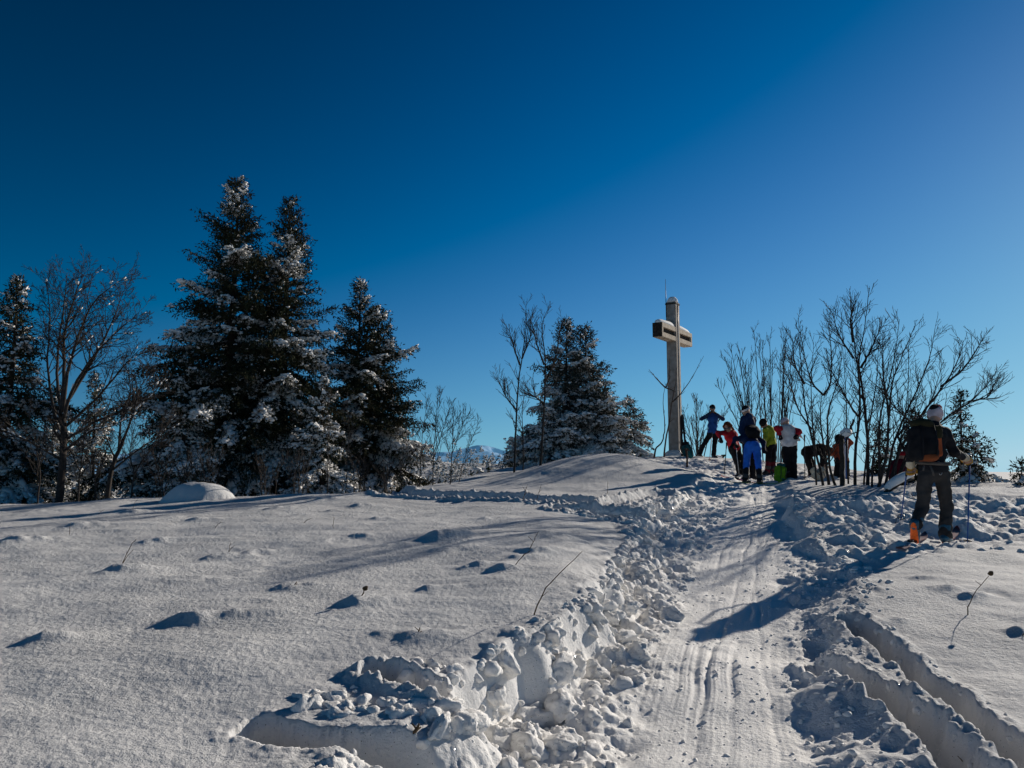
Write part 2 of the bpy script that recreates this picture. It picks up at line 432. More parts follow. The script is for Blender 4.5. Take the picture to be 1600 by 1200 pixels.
# snow material --------------------------------------------------
def snow_material(name, sparkle=True, close=True, lo=(0.58, 0.58, 0.585, 1), hi=(0.71, 0.705, 0.70, 1)):
    m = bpy.data.materials.new(name); m.use_nodes = True
    nt = m.node_tree; b = nt.nodes['Principled BSDF']; N = nt.nodes.new; L = nt.links.new
    tc = N('ShaderNodeTexCoord')
    n = N('ShaderNodeTexNoise'); n.inputs['Scale'].default_value = 1.3; n.inputs['Detail'].default_value = 6
    L(tc.outputs['Object'], n.inputs['Vector'])
    r = N('ShaderNodeValToRGB')
    r.color_ramp.elements[0].position = 0.3; r.color_ramp.elements[0].color = lo
    r.color_ramp.elements[1].position = 0.7; r.color_ramp.elements[1].color = hi
    L(n.outputs['Fac'], r.inputs['Fac'])
    if close:
        # packed snow is whiter; loose snow's colour also carries grain shade and vignette
        a = N('ShaderNodeAttribute'); a.attribute_name = 'packed'
        mxc = N('ShaderNodeMix'); mxc.data_type = 'RGBA'; mxc.inputs[7].default_value = (0.93, 0.915, 0.89, 1)
        L(a.outputs['Fac'], mxc.inputs[0]); L(r.outputs['Color'], mxc.inputs[6]); L(mxc.outputs[2], b.inputs['Base Color'])
    else: L(r.outputs['Color'], b.inputs['Base Color'])
    b.inputs['Roughness'].default_value = 0.8
    b.inputs['Specular IOR Level'].default_value = 0.08
    if close:
        n1 = N('ShaderNodeTexNoise'); n1.inputs['Scale'].default_value = 28; n1.inputs['Detail'].default_value = 6; n1.inputs['Roughness'].default_value = 0.65
        n2 = N('ShaderNodeTexNoise'); n2.inputs['Scale'].default_value = 130; n2.inputs['Detail'].default_value = 3
        L(tc.outputs['Object'], n1.inputs['Vector']); L(tc.outputs['Object'], n2.inputs['Vector'])
        b1 = N('ShaderNodeBump'); b1.inputs['Strength'].default_value = 0.75; b1.inputs['Distance'].default_value = 0.024
        b2 = N('ShaderNodeBump'); b2.inputs['Strength'].default_value = 0.5; b2.inputs['Distance'].default_value = 0.006
        mk = N('ShaderNodeMapRange'); mk.inputs[1].default_value = 0.35; mk.inputs[2].default_value = 0.65; mk.inputs[3].default_value = 0.35; mk.inputs[4].default_value = 1.0
        n3 = N('ShaderNodeTexNoise'); n3.inputs['Scale'].default_value = 0.55; n3.inputs['Detail'].default_value = 4
        L(tc.outputs['Object'], n3.inputs['Vector']); L(n3.outputs['Fac'], mk.inputs[0]); L(mk.outputs[0], b1.inputs['Strength'])
        L(n1.outputs['Fac'], b1.inputs['Height']); L(n2.outputs['Fac'], b2.inputs['Height'])
        L(b1.outputs['Normal'], b2.inputs['Normal']); L(b2.outputs['Normal'], b.inputs['Normal'])
        b.inputs['Subsurface Weight'].default_value = 0.0
    if sparkle:
        # single ice grains that catch the sun: sparse cells with a random facet direction
        v = N('ShaderNodeTexVoronoi'); v.inputs['Scale'].default_value = 110
        L(tc.outputs['Object'], v.inputs['Vector'])
        g = N('ShaderNodeBsdfGlossy'); g.inputs['Roughness'].default_value = 0.12; g.inputs['Color'].default_value = (0.9, 0.9, 0.9, 1)
        vm = N('ShaderNodeVectorMath'); vm.operation = 'SUBTRACT'; vm.inputs[1].default_value = (0.5, 0.5, 0.35)
        L(v.outputs['Color'], vm.inputs[0])
        vn = N('ShaderNodeVectorMath'); vn.operation = 'NORMALIZE'; L(vm.outputs[0], vn.inputs[0])
        L(vn.outputs[0], g.inputs['Normal'])
        lt = N('ShaderNodeMath'); lt.operation = 'LESS_THAN'; lt.inputs[1].default_value = 0.22
        L(v.outputs['Distance'], lt.inputs[0])
        sp = N('ShaderNodeSeparateColor'); L(v.outputs['Color'], sp.inputs[0])
        gt = N('ShaderNodeMath'); gt.operation = 'GREATER_THAN'; gt.inputs[1].default_value = 0.9
        L(sp.outputs[1], gt.inputs[0])
        mu = N('ShaderNodeMath'); mu.operation = 'MULTIPLY'; L(lt.outputs[0], mu.inputs[0]); L(gt.outputs[0], mu.inputs[1])
        mx = N('ShaderNodeMixShader'); L(mu.outputs[0], mx.inputs[0]); L(b.outputs[0], mx.inputs[1]); L(g.outputs[0], mx.inputs[2])
        L(mx.outputs[0], nt.nodes['Material Output'].inputs['Surface'])
    return m

M_SNOW = snow_material('snow_ground')
M_SNOW_TREE = snow_material('snow_on_branches', sparkle=False, close=False, lo=(0.80, 0.785, 0.765, 1), hi=(0.89, 0.875, 0.85, 1))
M_CLOD = snow_material('loose_snow', sparkle=True, lo=(0.82, 0.805, 0.785, 1), hi=(0.90, 0.885, 0.86, 1))

RES = 0.92
def build_ground():
    fine = np.linspace(-R(43), R(43), int(1450 * RES))
    side = np.linspace(R(43), 2 * np.pi - R(43), 120)[1:-1]
    th = np.concatenate([fine, side])
    rr = np.concatenate([np.geomspace(0.12, 2.0, 40)[:-1], np.geomspace(2.0, 30, int(660 * RES))[:-1], np.geomspace(30, 260, 120)[:-1], np.geomspace(260, 9000, 40)])
    A, B = np.meshgrid(th, rr)
    X = np.sin(A) * B; Y = np.cos(A) * B
    Z = np.empty_like(X); PK = np.zeros_like(X)
    for i in range(0, len(rr), 100):
        Z[i:i + 100] = snow(X[i:i + 100], Y[i:i + 100]); PK[i:i + 100] = PACK
    nt_, nr = len(th), len(rr)
    V = np.stack([X, Y, Z], -1).reshape(-1, 3)
    i = np.arange(nr - 1)[:, None] * nt_; j = np.arange(nt_)[None, :]; j2 = (j + 1) % nt_
    Q = np.stack([i + j, i + nt_ + j, i + nt_ + j2, i + j2], -1).reshape(-1, 4)[:, ::-1]
    mb = MB(); mb.add(np.vstack([V, [[0, 0, Z[0].mean()]]]), np.stack([np.full(nt_, nr * nt_), np.arange(nt_), (np.arange(nt_) + 1) % nt_], -1)[:, ::-1], Q)
    o = mb.build('ground', M_SNOW)
    at = o.data.attributes.new('packed', 'FLOAT', 'POINT'); at.data.foreach_set('value', np.append(PK.ravel(), 0).astype(np.float32))
    tag(o, kind='structure')
    return o
build_ground()
# ================================================================== LOOSE SNOW CLODS (uncountable: stuff)
def ico(sub):
    bm = bmesh.new(); bmesh.ops.create_icosphere(bm, subdivisions=sub, radius=1.0)
    bm.verts.index_update()
    V = np.array([v.co[:] for v in bm.verts]); T = np.array([[v.index for v in f.verts] for f in bm.faces])
    bm.free(); return V, T
ICO1, ICO2, ICO3, ICO4 = ico(1), ico(2), ico(3), ico(4)

def noise3(P, f, seed):
    return (pnoise(P[:, 0] * f + seed, P[:, 1] * f + P[:, 2] * f * 0.7, seed) + pnoise(P[:, 1] * f - seed, P[:, 2] * f - P[:, 0] * f * 0.6, seed + 1)) * 0.6

def build_clods():
    rng = np.random.RandomState(12)
    mb = MB()
    left = TRAIL[1:14]; right = TRAIL[16:25]
    cand = []
    def along(P, n, lo, hi, s0, s1, ymax):
        seg = np.diff(P, axis=0); Ls = np.hypot(seg[:, 0], seg[:, 1]); cum = np.concatenate([[0], np.cumsum(Ls)])
        # more of them nearby, where single lumps can be made out
        t = cum[-1] * rng.rand(n)
        for q in t:
            i = min(np.searchsorted(cum, q) - 1, len(seg) - 1); i = max(i, 0)
            f = (q - cum[i]) / Ls[i]
            p = P[i] + seg[i] * f
            nrm = np.array([seg[i][1], -seg[i][0]]) / Ls[i]
            d = lo + (hi - lo) * rng.rand() ** 1.6
            p = p + nrm * d
            if p[1] > ymax or p[1] < 1.5: continue
            cand.append((p[0], p[1], s0 + (s1 - s0) * rng.rand() ** 3.0))
    along(left, 330, 0.02, 0.55, 0.025, 0.095, 12)
    along(left, 230, -0.03, 0.28, 0.05, 0.12, 10)
    along(left, 3800, -0.02, 1.1, 0.006, 0.036, 13)
    along(right, 90, 0.0, -0.3, 0.012, 0.045, 12)
    along(right, 3400, -0.08, 1.0, 0.005, 0.024, 12)
    along(RUT1, 220, -0.18, 0.18, 0.005, 0.028, 12)
    along(RUT2, 260, -0.20, 0.20, 0.006, 0.032, 12)
    along(NOTCH, 60, -0.25, 0.25, 0.012, 0.06, 12)
    along(CUT, 40, -0.25, -0.40, 0.02, 0.09, 12)
    along(SIDE_TRACK, 900, -0.5, 0.5, 0.015, 0.075, 20)
    along(SIDE_TRACK2, 420, -0.4, 0.4, 0.015, 0.08, 20)
    for k in range(160):
        u, v = rng.rand(2)
        cand.append((gx(1240, 11) + u * 3.6, 8.5 + 5.5 * v, 0.015 + 0.05 * rng.rand() ** 2))
    cand = np.array(cand)
    # keep the ski lane itself clear of large lumps
    dl = seg_dist(cand[:, 0], cand[:, 1], LANE)[0]
    keep = (dl > 0.42) | ((cand[:, 2] < 0.016) & (rng.rand(len(cand)) < 0.5))
    cand = cand[keep]
    Z = snow(cand[:, 0], cand[:, 1]); Zb = base(cand[:, 0], cand[:, 1])
    Z = np.minimum(Z, Zb - 0.8 * cand[:, 2] + 0.02)
    for (x, y, s), z in zip(cand, Z):
        V, T = ICO4 if s > 0.06 else (ICO3 if s > 0.03 else (ICO2 if s > 0.014 else ICO1))
        sd_ = int(rng.randint(1, 9999))
        W = V.copy()
        for _ in range(6):                      # broken faces
            nn = rng.randn(3); nn /= np.linalg.norm(nn); lim = 0.45 + 0.4 * rng.rand()
            q = W @ nn; W = W - nn[None] * np.clip(q - lim, 0, None)[:, None] * 0.9
        k = 1 + 0.28 * noise3(V, 0.9, sd_) + 0.22 * noise3(V, 2.3, sd_ + 5)
        if s > 0.012: k = k + 0.14 * noise3(V, 5.0, sd_ + 9)
        if s > 0.03: k = k + 0.10 * noise3(V, 11.0, sd_ + 11) + 0.06 * noise3(V, 23.0, sd_ + 13)
        W = W * k[:, None] * s * np.array([1.15 + 0.25 * rng.randn(), 1.15 + 0.25 * rng.randn(), 0.95])
        a = rng.rand() * 6.28; c, sn = math.cos(a), math.sin(a)
        W = np.stack([W[:, 0] * c - W[:, 1] * sn, W[:, 0] * sn + W[:, 1] * c, W[:, 2]], -1)
        mb.add(W + [x, y, z + s * (-0.25 + 0.4 * rng.rand())], T)
    o = mb.build('snow_clods', M_CLOD)
    tag(o, 'broken lumps of loose snow heaped along the banks of the ski trail', 'snow clods', kind='stuff')
build_clods()
# ================================================================== TREES
M_BARK = mat('bark_grey_brown', (0.036, 0.029, 0.025), 0.9, 0.4, 14, 0.6, 40)
M_BARK_R = mat('bark_reddish', (0.075, 0.042, 0.028), 0.85, 0.4, 18, 0.4, 50)
M_BARK_D = mat('bark_spruce', (0.035, 0.026, 0.020), 0.9, 0.4, 14, 0.6, 40)
M_NEEDLE = mat('spruce_needles', (0.030, 0.040, 0.022), 0.9, 0.35, 3.0, 0.0, spec=0.04, color2=(0.040, 0.034, 0.020))
M_NEEDLE2 = mat('frosted_needles', (0.060, 0.070, 0.055), 0.9, 0.35, 2.5, 0.0, spec=0.04, color2=(0.055, 0.048, 0.036))
M_DRY = mat('dry_stalk', (0.10, 0.065, 0.035), 0.9, 0.3, 30)

def blades(P, D, length, width, rng):
    """thin needle tufts: one tapering quad per point P along direction D"""
    n = len(P)
    R_ = rng.randn(n, 3); S = np.cross(D, R_); S /= np.linalg.norm(S, axis=1)[:, None] + 1e-9
    l = length * (0.7 + 0.6 * rng.rand(n))[:, None]; w = width * (0.7 + 0.6 * rng.rand(n))[:, None]
    V = np.stack([P - S * w * 0.4, P + D * l * 0.45 - S * w, P + D * l, P + D * l * 0.45 + S * w], 1)
    return V.reshape(-1, 3), np.arange(n * 4).reshape(n, 4)

def lumps(mb, P, size, flat, rng, base=ICO1, elong=None):
    """snow cushions lying on the boughs"""
    V, T = base; nv = len(V)
    n = len(P)
    if n == 0: return
    J = 1 + 0.34 * rng.randn(n, nv, 1).clip(-1.3, 1.3)
    sx = size * (0.7 + 0.6 * rng.rand(n)); sy = sx * (0.6 + 0.3 * rng.rand(n)); sz = size * flat * (0.7 + 0.6 * rng.rand(n))
    W = V[None] * J * np.stack([sx, sy, sz], -1)[:, None, :]
    if elong is not None:
        a = np.arctan2(elong[:, 1], elong[:, 0]); c, s = np.cos(a)[:, None], np.sin(a)[:, None]
        sl = elong[:, 2] / (np.hypot(elong[:, 0], elong[:, 1]) + 1e-6)
        sl = np.clip(sl, -1.2, 1.0)[:, None]
        W[:, :, 2] += W[:, :, 0] * sl
        x = W[:, :, 0] * c - W[:, :, 1] * s; y = W[:, :, 0] * s + W[:, :, 1] * c
        W[:, :, 0] = x; W[:, :, 1] = y
    W = W + P[:, None, :]
    TT = (T[None] + (np.arange(n) * nv)[:, None, None]).reshape(-1, 3)
    mb.add(W.reshape(-1, 3), TT)

def conifer(name, label, x, y, top_z, base_z, radius, seed, snow_amt=0.6, dens=1.0, clear_top=0.35, bare_gap=0.0, group=None, needle=None,
            blade=0.10, lean=0.0, side=None, big=1.0, round_=0.85, twins=None):
    rng = np.random.RandomState(seed)
    root = empty(name, (x, y, base_z)); tag(root, label, 'conifer', group)
    wood, leaf, sno = MB(), MB(), MB()
    LP, LD, SP, SDir, SS, TP, FP, FD = [], [], [], [], [], [], [], []
    stems = [(0.0, 0.0, top_z - base_z, 1.0)] + (twins or [])
    for (ox, oy, H, rs) in stems:
        tz = np.linspace(-0.4, H, 14)
        bend = lean * (tz / H) ** 2
        wob = 0.03 * np.sin(tz * 1.1 + seed)
        tp = np.stack([ox * np.clip(1 - 0.25 * tz / H, 0, 1) + bend + wob, oy + 0.02 * np.cos(tz), tz], -1)
        wood.tube(tp, np.linspace(0.022 * H, 0.006, 14), 7)
        nb = int(H * 25 * dens)
        for i in range(nb):
            t = 0.03 + 0.955 * ((i + rng.rand()) / nb) ** 1.22
            z0 = t * H
            o = np.array([np.interp(z0, tz, tp[:, 0]), np.interp(z0, tz, tp[:, 1]), z0])
            az = i * 2.39996 + rng.randn() * 0.5
            L_ = radius * rs * ((1 - t) ** round_ * (0.58 + 0.68 * rng.rand()) + 0.035)
            if side is not None:
                L_ *= 1 + side[0] * max(0, math.cos(az - side[1])) * (t < side[2])
            # irregular whorls
            L_ *= 1 + 0.16 * math.sin(z0 * 5.5 + seed) + 0.12 * math.sin(az * 2 + z0 * 2.2)
            L_ = max(L_, 0.09)
            el = R(-18 + 62 * t ** 1.6 + rng.randn() * 7)
            nS = 7
            s = np.linspace(0, 1, nS)
            droop = -(0.42 * (1 - t) + 0.05) * s ** 1.5 * L_ + 0.20 * (0.35 + t * 0.4) * s ** 3.2 * L_
            rad = s * L_ * math.cos(el)
            azs = az + 0.18 * np.sin(s * 3 + rng.rand() * 6) * s
            bp = np.stack([o[0] + rad * np.cos(azs), o[1] + rad * np.sin(azs), o[2] + s * L_ * math.sin(el) + droop], -1)
            wood.tube(bp, np.linspace(0.010 + 0.010 * L_, 0.003, nS), 3, cap=False)
            loaded = rng.rand() < min(0.95, snow_amt * np.clip((1 - t - clear_top) * 2.6, 0.30, 1) * 0.78)
            # side twigs
            ntw = max(3, int(L_ / 0.085 * (0.9 if big >= 1 else 1)))
            ss = 0.10 + 0.90 * (np.arange(ntw) + rng.rand(ntw)) / ntw
            BPt = np.stack([np.interp(ss, s, bp[:, k]) for k in range(3)], -1)
            bd = np.gradient(bp, axis=0); bd /= np.linalg.norm(bd, axis=1)[:, None]
            BD = np.stack([np.interp(ss, s, bd[:, k]) for k in range(3)], -1)
            SDv = np.cross(BD, [0, 0, 1.0]); SDv /= np.linalg.norm(SDv, axis=1)[:, None] + 1e-9
            for sg in (-1, 1):
                tl = (0.10 + 0.36 * L_ * (1 - 0.75 * ss) * np.clip(ss * 4, 0.3, 1)) * (0.7 + 0.6 * rng.rand(ntw))
                tl = np.clip(tl, 0.07, 0.75)
                TD = BD * 0.75 + sg * SDv * (0.75 + 0.2 * rng.randn(ntw))[:, None] + np.array([0, 0, -0.22 - 0.22 * (1 - t)])
                TD /= np.linalg.norm(TD, axis=1)[:, None]
                kn = np.clip((tl / 0.045).astype(int), 2, 13)
                idx = np.repeat(np.arange(ntw), kn)
                fr = np.concatenate([np.linspace(0.0, 1.0, k) for k in kn])
                P = BPt[idx] + TD[idx] * (tl[idx] * fr)[:, None] + np.array([0, 0, -1.0]) * (0.25 * tl[idx] * fr ** 2)[:, None]
                D = TD[idx] * 0.8 + rng.randn(len(idx), 3) * 0.55
                D /= np.linalg.norm(D, axis=1)[:, None]
                LP.append(P); LD.append(D)
                # hanging under-needles
                h = rng.rand(len(idx)) < 0.35
                D2 = np.array([0, 0, -1.0]) + rng.randn(h.sum(), 3) * 0.35
                D2 /= np.linalg.norm(D2, axis=1)[:, None]
                LP.append(P[h]); LD.append(D2)
                # snow lying on twigs
                snowiness = (1.7 if loaded else 0.04) * min(1.0, 0.55 + 0.4 * snow_amt)
                hs = (rng.rand(len(idx)) < snowiness * 0.30) & (fr < 0.9)
                hf = (rng.rand(len(idx)) < min(0.6, snowiness * 0.42)) & (fr < 0.85)
                if hf.any(): FP.append(P[hf]); FD.append(D[hf])
                if hs.any():
                    TP.append(P[hs] + np.array([0, 0, 0.02])); 
            # blades along the branch itself and its tip
            kb = int(max(4, L_ / 0.035))
            sb = 0.2 + 0.8 * rng.rand(kb)
            P = np.stack([np.interp(sb, s, bp[:, k]) for k in range(3)], -1)
            D = np.stack([np.interp(sb, s, bd[:, k]) for k in range(3)], -1) * 0.7 + rng.randn(kb, 3) * 0.6
            D /= np.linalg.norm(D, axis=1)[:, None]
            LP.append(P); LD.append(D)
            nl = int(L_ / 0.055 * (0.6 + 0.5 * rng.rand())) if loaded else 0
            if nl:
                q = 0.22 + 0.76 * rng.rand(nl)
                SP.append(np.stack([np.interp(q, s, bp[:, k]) for k in range(3)], -1) + np.array([0, 0, 0.03]) + rng.randn(nl, 3) * np.array([0.06, 0.06, 0.015]) * min(L_, 1.5))
                SDir.append(np.stack([np.interp(q, s, bd[:, k]) for k in range(3)], -1))
                SS.append(np.full(nl, 0.052 + 0.030 * min(L_, 2.2)) * (0.5 + 0.8 * rng.rand(nl)))
    P = np.vstack(LP); D = np.vstack(LD)
    V, Q = blades(P, D, blade * 1.15, blade * 0.165, rng)
    leaf.add(V, quads=Q)
    if FP:
        F_ = np.vstack(FP); FDn = np.vstack(FD); FDn[:, 2] *= 0.4; FDn /= np.linalg.norm(FDn, axis=1)[:, None]
        V, Q = blades(F_ + (0, 0, 0.012), FDn, blade * 0.9, blade * 0.30, rng); sno.add(V, quads=Q)
    wood.build('trunk', M_BARK_D, root)
    tag(leaf.build('crown', needle or M_NEEDLE, root, smooth=False), kind='stuff')
    if SP:
        SPn, SDn, SSn = np.vstack(SP), np.vstack(SDir), np.concatenate(SS)
        for lo, hi in ((0, 0.07), (0.07, 0.10), (0.10, 0.14), (0.14, 0.19), (0.19, 9)):
            k = (SSn >= lo) & (SSn < hi)
            if k.any(): lumps(sno, SPn[k], float(SSn[k].mean()), 0.40, rng, ICO1, SDn[k])
    if TP:
        T_ = np.vstack(TP); lumps(sno, T_, 0.050 * (0.7 + 0.3 * big), 0.6, rng, ICO_0, None)
    if sno.n: tag(sno.build('snow', M_SNOW_TREE, root), kind='stuff')
    return root

def _ico0():
    bm = bmesh.new(); bmesh.ops.create_icosphere(bm, subdivisions=1, radius=1.0)
    bmesh.ops.delete(bm, geom=[], context='VERTS'); bm.free()
    p = (1 + 5 ** 0.5) / 2
    V = np.array([(-1, p, 0), (1, p, 0), (-1, -p, 0), (1, -p, 0), (0, -1, p), (0, 1, p), (0, -1, -p), (0, 1, -p), (p, 0, -1), (p, 0, 1), (-p, 0, -1), (-p, 0, 1)]) / math.sqrt(1 + p * p)
    T = np.array([(0, 11, 5), (0, 5, 1), (0, 1, 7), (0, 7, 10), (0, 10, 11), (1, 5, 9), (5, 11, 4), (11, 10, 2), (10, 7, 6), (7, 1, 8), (3, 9, 4), (3, 4, 2), (3, 2, 6), (3, 6, 8), (3, 8, 9), (4, 9, 5), (2, 4, 11), (6, 2, 10), (8, 6, 7), (9, 8, 1)])
    return V, T
ICO_0 = _ico0()

def spruce(px, top_py, Y, width_px, label, seed, base_drop=0.0, **k):
    p = bearing(px, top_py, Y); gzv = gz(p[0], Y) - base_drop
    return conifer(k.pop('name', 'spruce_tree'), label, p[0], Y, p[2], gzv, width_px / 2 * Y / FOC, seed, **k)

GC = 'snowy conifers around the hilltop'
spruce(372, 276, 21.0, 292, 'tallest spruce, left of the touching pair, with long snowy boughs reaching left', 11, round_=0.78, group=GC, snow_amt=0.85, clear_top=0.38, side=(0.42, math.pi, 0.52), dens=1.3)
spruce(452, 308, 22.0, 258, 'tall spruce on the right of the tallest one, its crown leaning against it', 23, round_=0.78, group=GC, snow_amt=0.85, clear_top=0.38, dens=1.3)
spruce(292, 560, 19.6, 170, 'lower snow-laden spruce under the long bough, left of the tallest one', 17, group=GC, snow_amt=1.25, clear_top=0.0, dens=1.3, round_=0.7)
spruce(505, 590, 20.5, 150, 'lower snowy spruce wedged between the second tallest and the twin-topped spruce', 19, group=GC, snow_amt=1.1, clear_top=0.0, dens=1.2, round_=0.7)
px_ = bearing(562, 438, 24.0); pt_ = bearing(592, 474, 24.0)
conifer('spruce_tree', 'twin-topped snowy spruce right of the tallest pair, left of the bare saplings', px_[0], 24.0, px_[2], gz(px_[0], 24.0), 2.45, 31, round_=0.78, group=GC, snow_amt=0.95, clear_top=0.3,
        twins=[(0.75, 0.3, pt_[2] - gz(px_[0], 24.0), 1.05)], dens=1.15)
spruce(28, 430, 18.5, 190, 'dark spruce at the left edge of the photo, standing left of the big bare tree', 41, group=GC, snow_amt=0.9, clear_top=0.25, side=(0.2, 0, 0.8), dens=1.4)
spruce(152, 580, 23.0, 120, 'small snow-caked spruce behind the big bare tree', 43, group=GC, snow_amt=1.3, clear_top=0.0, needle=M_NEEDLE2)
spruce(88, 600, 24.0, 130, 'low spruce between the left edge spruce and the big bare trunk', 47, group=GC, snow_amt=1.2, clear_top=0.0)
p1 = bearing(884, 497, 25.0); p2 = bearing(918, 507, 25.0); b1 = gz(p1[0], 25.0)
conifer('spruce_tree', 'broad frosted spruce with two tops left of the wooden cross', p1[0], 25.0, p1[2], b1, 1.75, 53, group=GC, snow_amt=1.15, clear_top=0.30, needle=M_NEEDLE2,
        twins=[(0.85, 0.2, p2[2] - b1, 1.0)], dens=1.3, round_=0.85)
spruce(938, 612, 24.0, 150, 'bushy low spruce heaped with snow before the right top of the broad one', 57, group=GC, snow_amt=1.5, clear_top=0.0, needle=M_NEEDLE2, dens=1.4, round_=0.6)
spruce(868, 628, 23.6, 150, 'bushy low spruce heaped with snow before the left top of the broad one', 58, group=GC, snow_amt=1.5, clear_top=0.0, needle=M_NEEDLE2, dens=1.4, round_=0.6)
spruce(985, 622, 25.0, 92, 'small frosted spruce tucked against the broad two-topped one, nearest the cross', 59, group=GC, snow_amt=1.3, clear_top=0.1, needle=M_NEEDLE2, dens=1.2)
spruce(828, 672, 24.0, 110, 'low snow-laden spruce at the foot of the broad two-topped one', 61, group=GC, snow_amt=1.5, clear_top=0.0, needle=M_NEEDLE2, dens=1.3)
spruce(1500, 613, 17.0, 62, 'slim spruce beside the right shoulder of the climbing skier', 67, group=GC, snow_amt=0.55, clear_top=0.3, dens=1.2, blade=0.085)
spruce(1520, 682, 16.5, 105, 'low spreading spruce at the right foot of the slim one', 71, group=GC, snow_amt=0.6, clear_top=0.2, dens=1.4, round_=0.7, blade=0.085)
spruce(1432, 640, 16.6, 88, 'dark spruce mostly hidden behind the climbing skier', 73, group=GC, snow_amt=0.15, clear_top=0.2, dens=1.1, blade=0.085)
spruce(1598, 722, 15.2, 44, 'small spruce cut off by the right edge of the photo', 79, group=GC, snow_amt=0.7, clear_top=0.1, dens=1.6, blade=0.075)
spruce(1580, 748, 16.2, 20, 'tiny spruce beside the one cut off by the right edge', 83, group=GC, snow_amt=0.6, clear_top=0.1, dens=1.9, blade=0.06)
spruce(1372, 668, 19.5, 62, 'dark little spruce behind the row of bare stems', 89, group=GC, snow_amt=0.4, clear_top=0.2, dens=1.2)

# ------------------------------------------------------------------ bare broad-leaved trees
class Grow:
    def __init__(self, seed): self.rng = random.Random(seed); self.limb = MB(); self.twig = MB(); self.sno = MB(); self.snow_pts = []
    def path(self, p, d, L, n, wig, trop):
        pts = [np.array(p, float)]; d = np.array(d, float); d /= np.linalg.norm(d)
        for i in range(n):
            d = d + np.array([self.rng.gauss(0, wig), self.rng.gauss(0, wig), self.rng.gauss(0, wig) + trop])
            d /= np.linalg.norm(d); pts.append(pts[-1] + d * L / n)
        return np.array(pts), d
    def branch(self, p, d, L, r, lvl, maxl, ang=45, spread=1.0, trop=0.08, wig=0.10, kids=5, ratio=0.55, snow=0.0, minr=0.0035, first=0.25):
        n = max(4, int(L / 0.12)) if lvl < 2 else max(3, int(L / 0.10))
        pts, _ = self.path(p, d, L, min(n, 14), wig, trop)
        rad = np.linspace(r, max(minr, r * 0.35), len(pts))
        (self.limb if lvl <= 1 else self.twig).tube(pts, rad, 7 if lvl == 0 else (5 if lvl == 1 else 3), cap=lvl < 2)
        if snow > 0 and lvl >= 0:
            for i in range(1, len(pts)):
                dd = pts[i] - pts[i - 1]; hz = math.hypot(dd[0], dd[1]) / (np.linalg.norm(dd) + 1e-9)
                if lvl <= 1 and hz > 0.6 and self.rng.random() < snow * 0.35:
                    self.snow_pts.append((pts[i] + np.array([0, 0, rad[i] * 0.8]), dd, max(0.022, rad[i] * 1.5)))
        if lvl >= maxl: return pts
        k = max(2, int(kids * (1.0 if lvl else 1.2) * (0.75 + 0.5 * self.rng.random())))
        for i in range(k):
            s = first + (1 - first) * (i + self.rng.random()) / k
            j = s * (len(pts) - 1); a = int(min(j, len(pts) - 2)); f = j - a
            o = pts[a] * (1 - f) + pts[a + 1] * f
            td = pts[a + 1] - pts[a]; td /= np.linalg.norm(td)
            v = np.array([self.rng.gauss(0, 1), self.rng.gauss(0, 1), self.rng.gauss(0, 1)]); v -= td * v.dot(td); v /= np.linalg.norm(v)
            A = R(ang * (0.7 + 0.6 * self.rng.random()))
            nd = td * math.cos(A) + v * math.sin(A) * spread
            self.branch(o, nd, L * ratio * (0.6 + 0.6 * self.rng.random()) * (1.15 - 0.55 * s), max(minr, r * 0.52 * (1.1 - 0.5 * s)), lvl + 1, maxl, ang, spread, trop, wig * 1.1, kids, ratio, snow, minr, 0.2)
        return pts
    def finish(self, root, bark=None):
        bark = bark or M_BARK
        self.limb.build('trunk', bark, root)
        if self.twig.n: tag(self.twig.build('twigs', bark, root), kind='stuff')
        if self.snow_pts:
            rs = np.random.RandomState(3)
            P = np.array([a for a, _, _ in self.snow_pts]); D = np.array([b for _, b, _ in self.snow_pts]); S = np.array([c for _, _, c in self.snow_pts])
            for lo, hi in ((0, .03), (.03, .06), (.06, 1)):
                k = (S >= lo) & (S < hi)
                if k.any(): lumps(self.sno, P[k], float(S[k].mean()) * 1.7, 0.5, rs, ICO1, D[k])
            tag(self.sno.build('snow', M_SNOW_TREE, root), kind='stuff')

def local(px, py, Y, o): return bearing(px, py, Y) - np.asarray(o)

GB = 'bare trees on the hilltop'
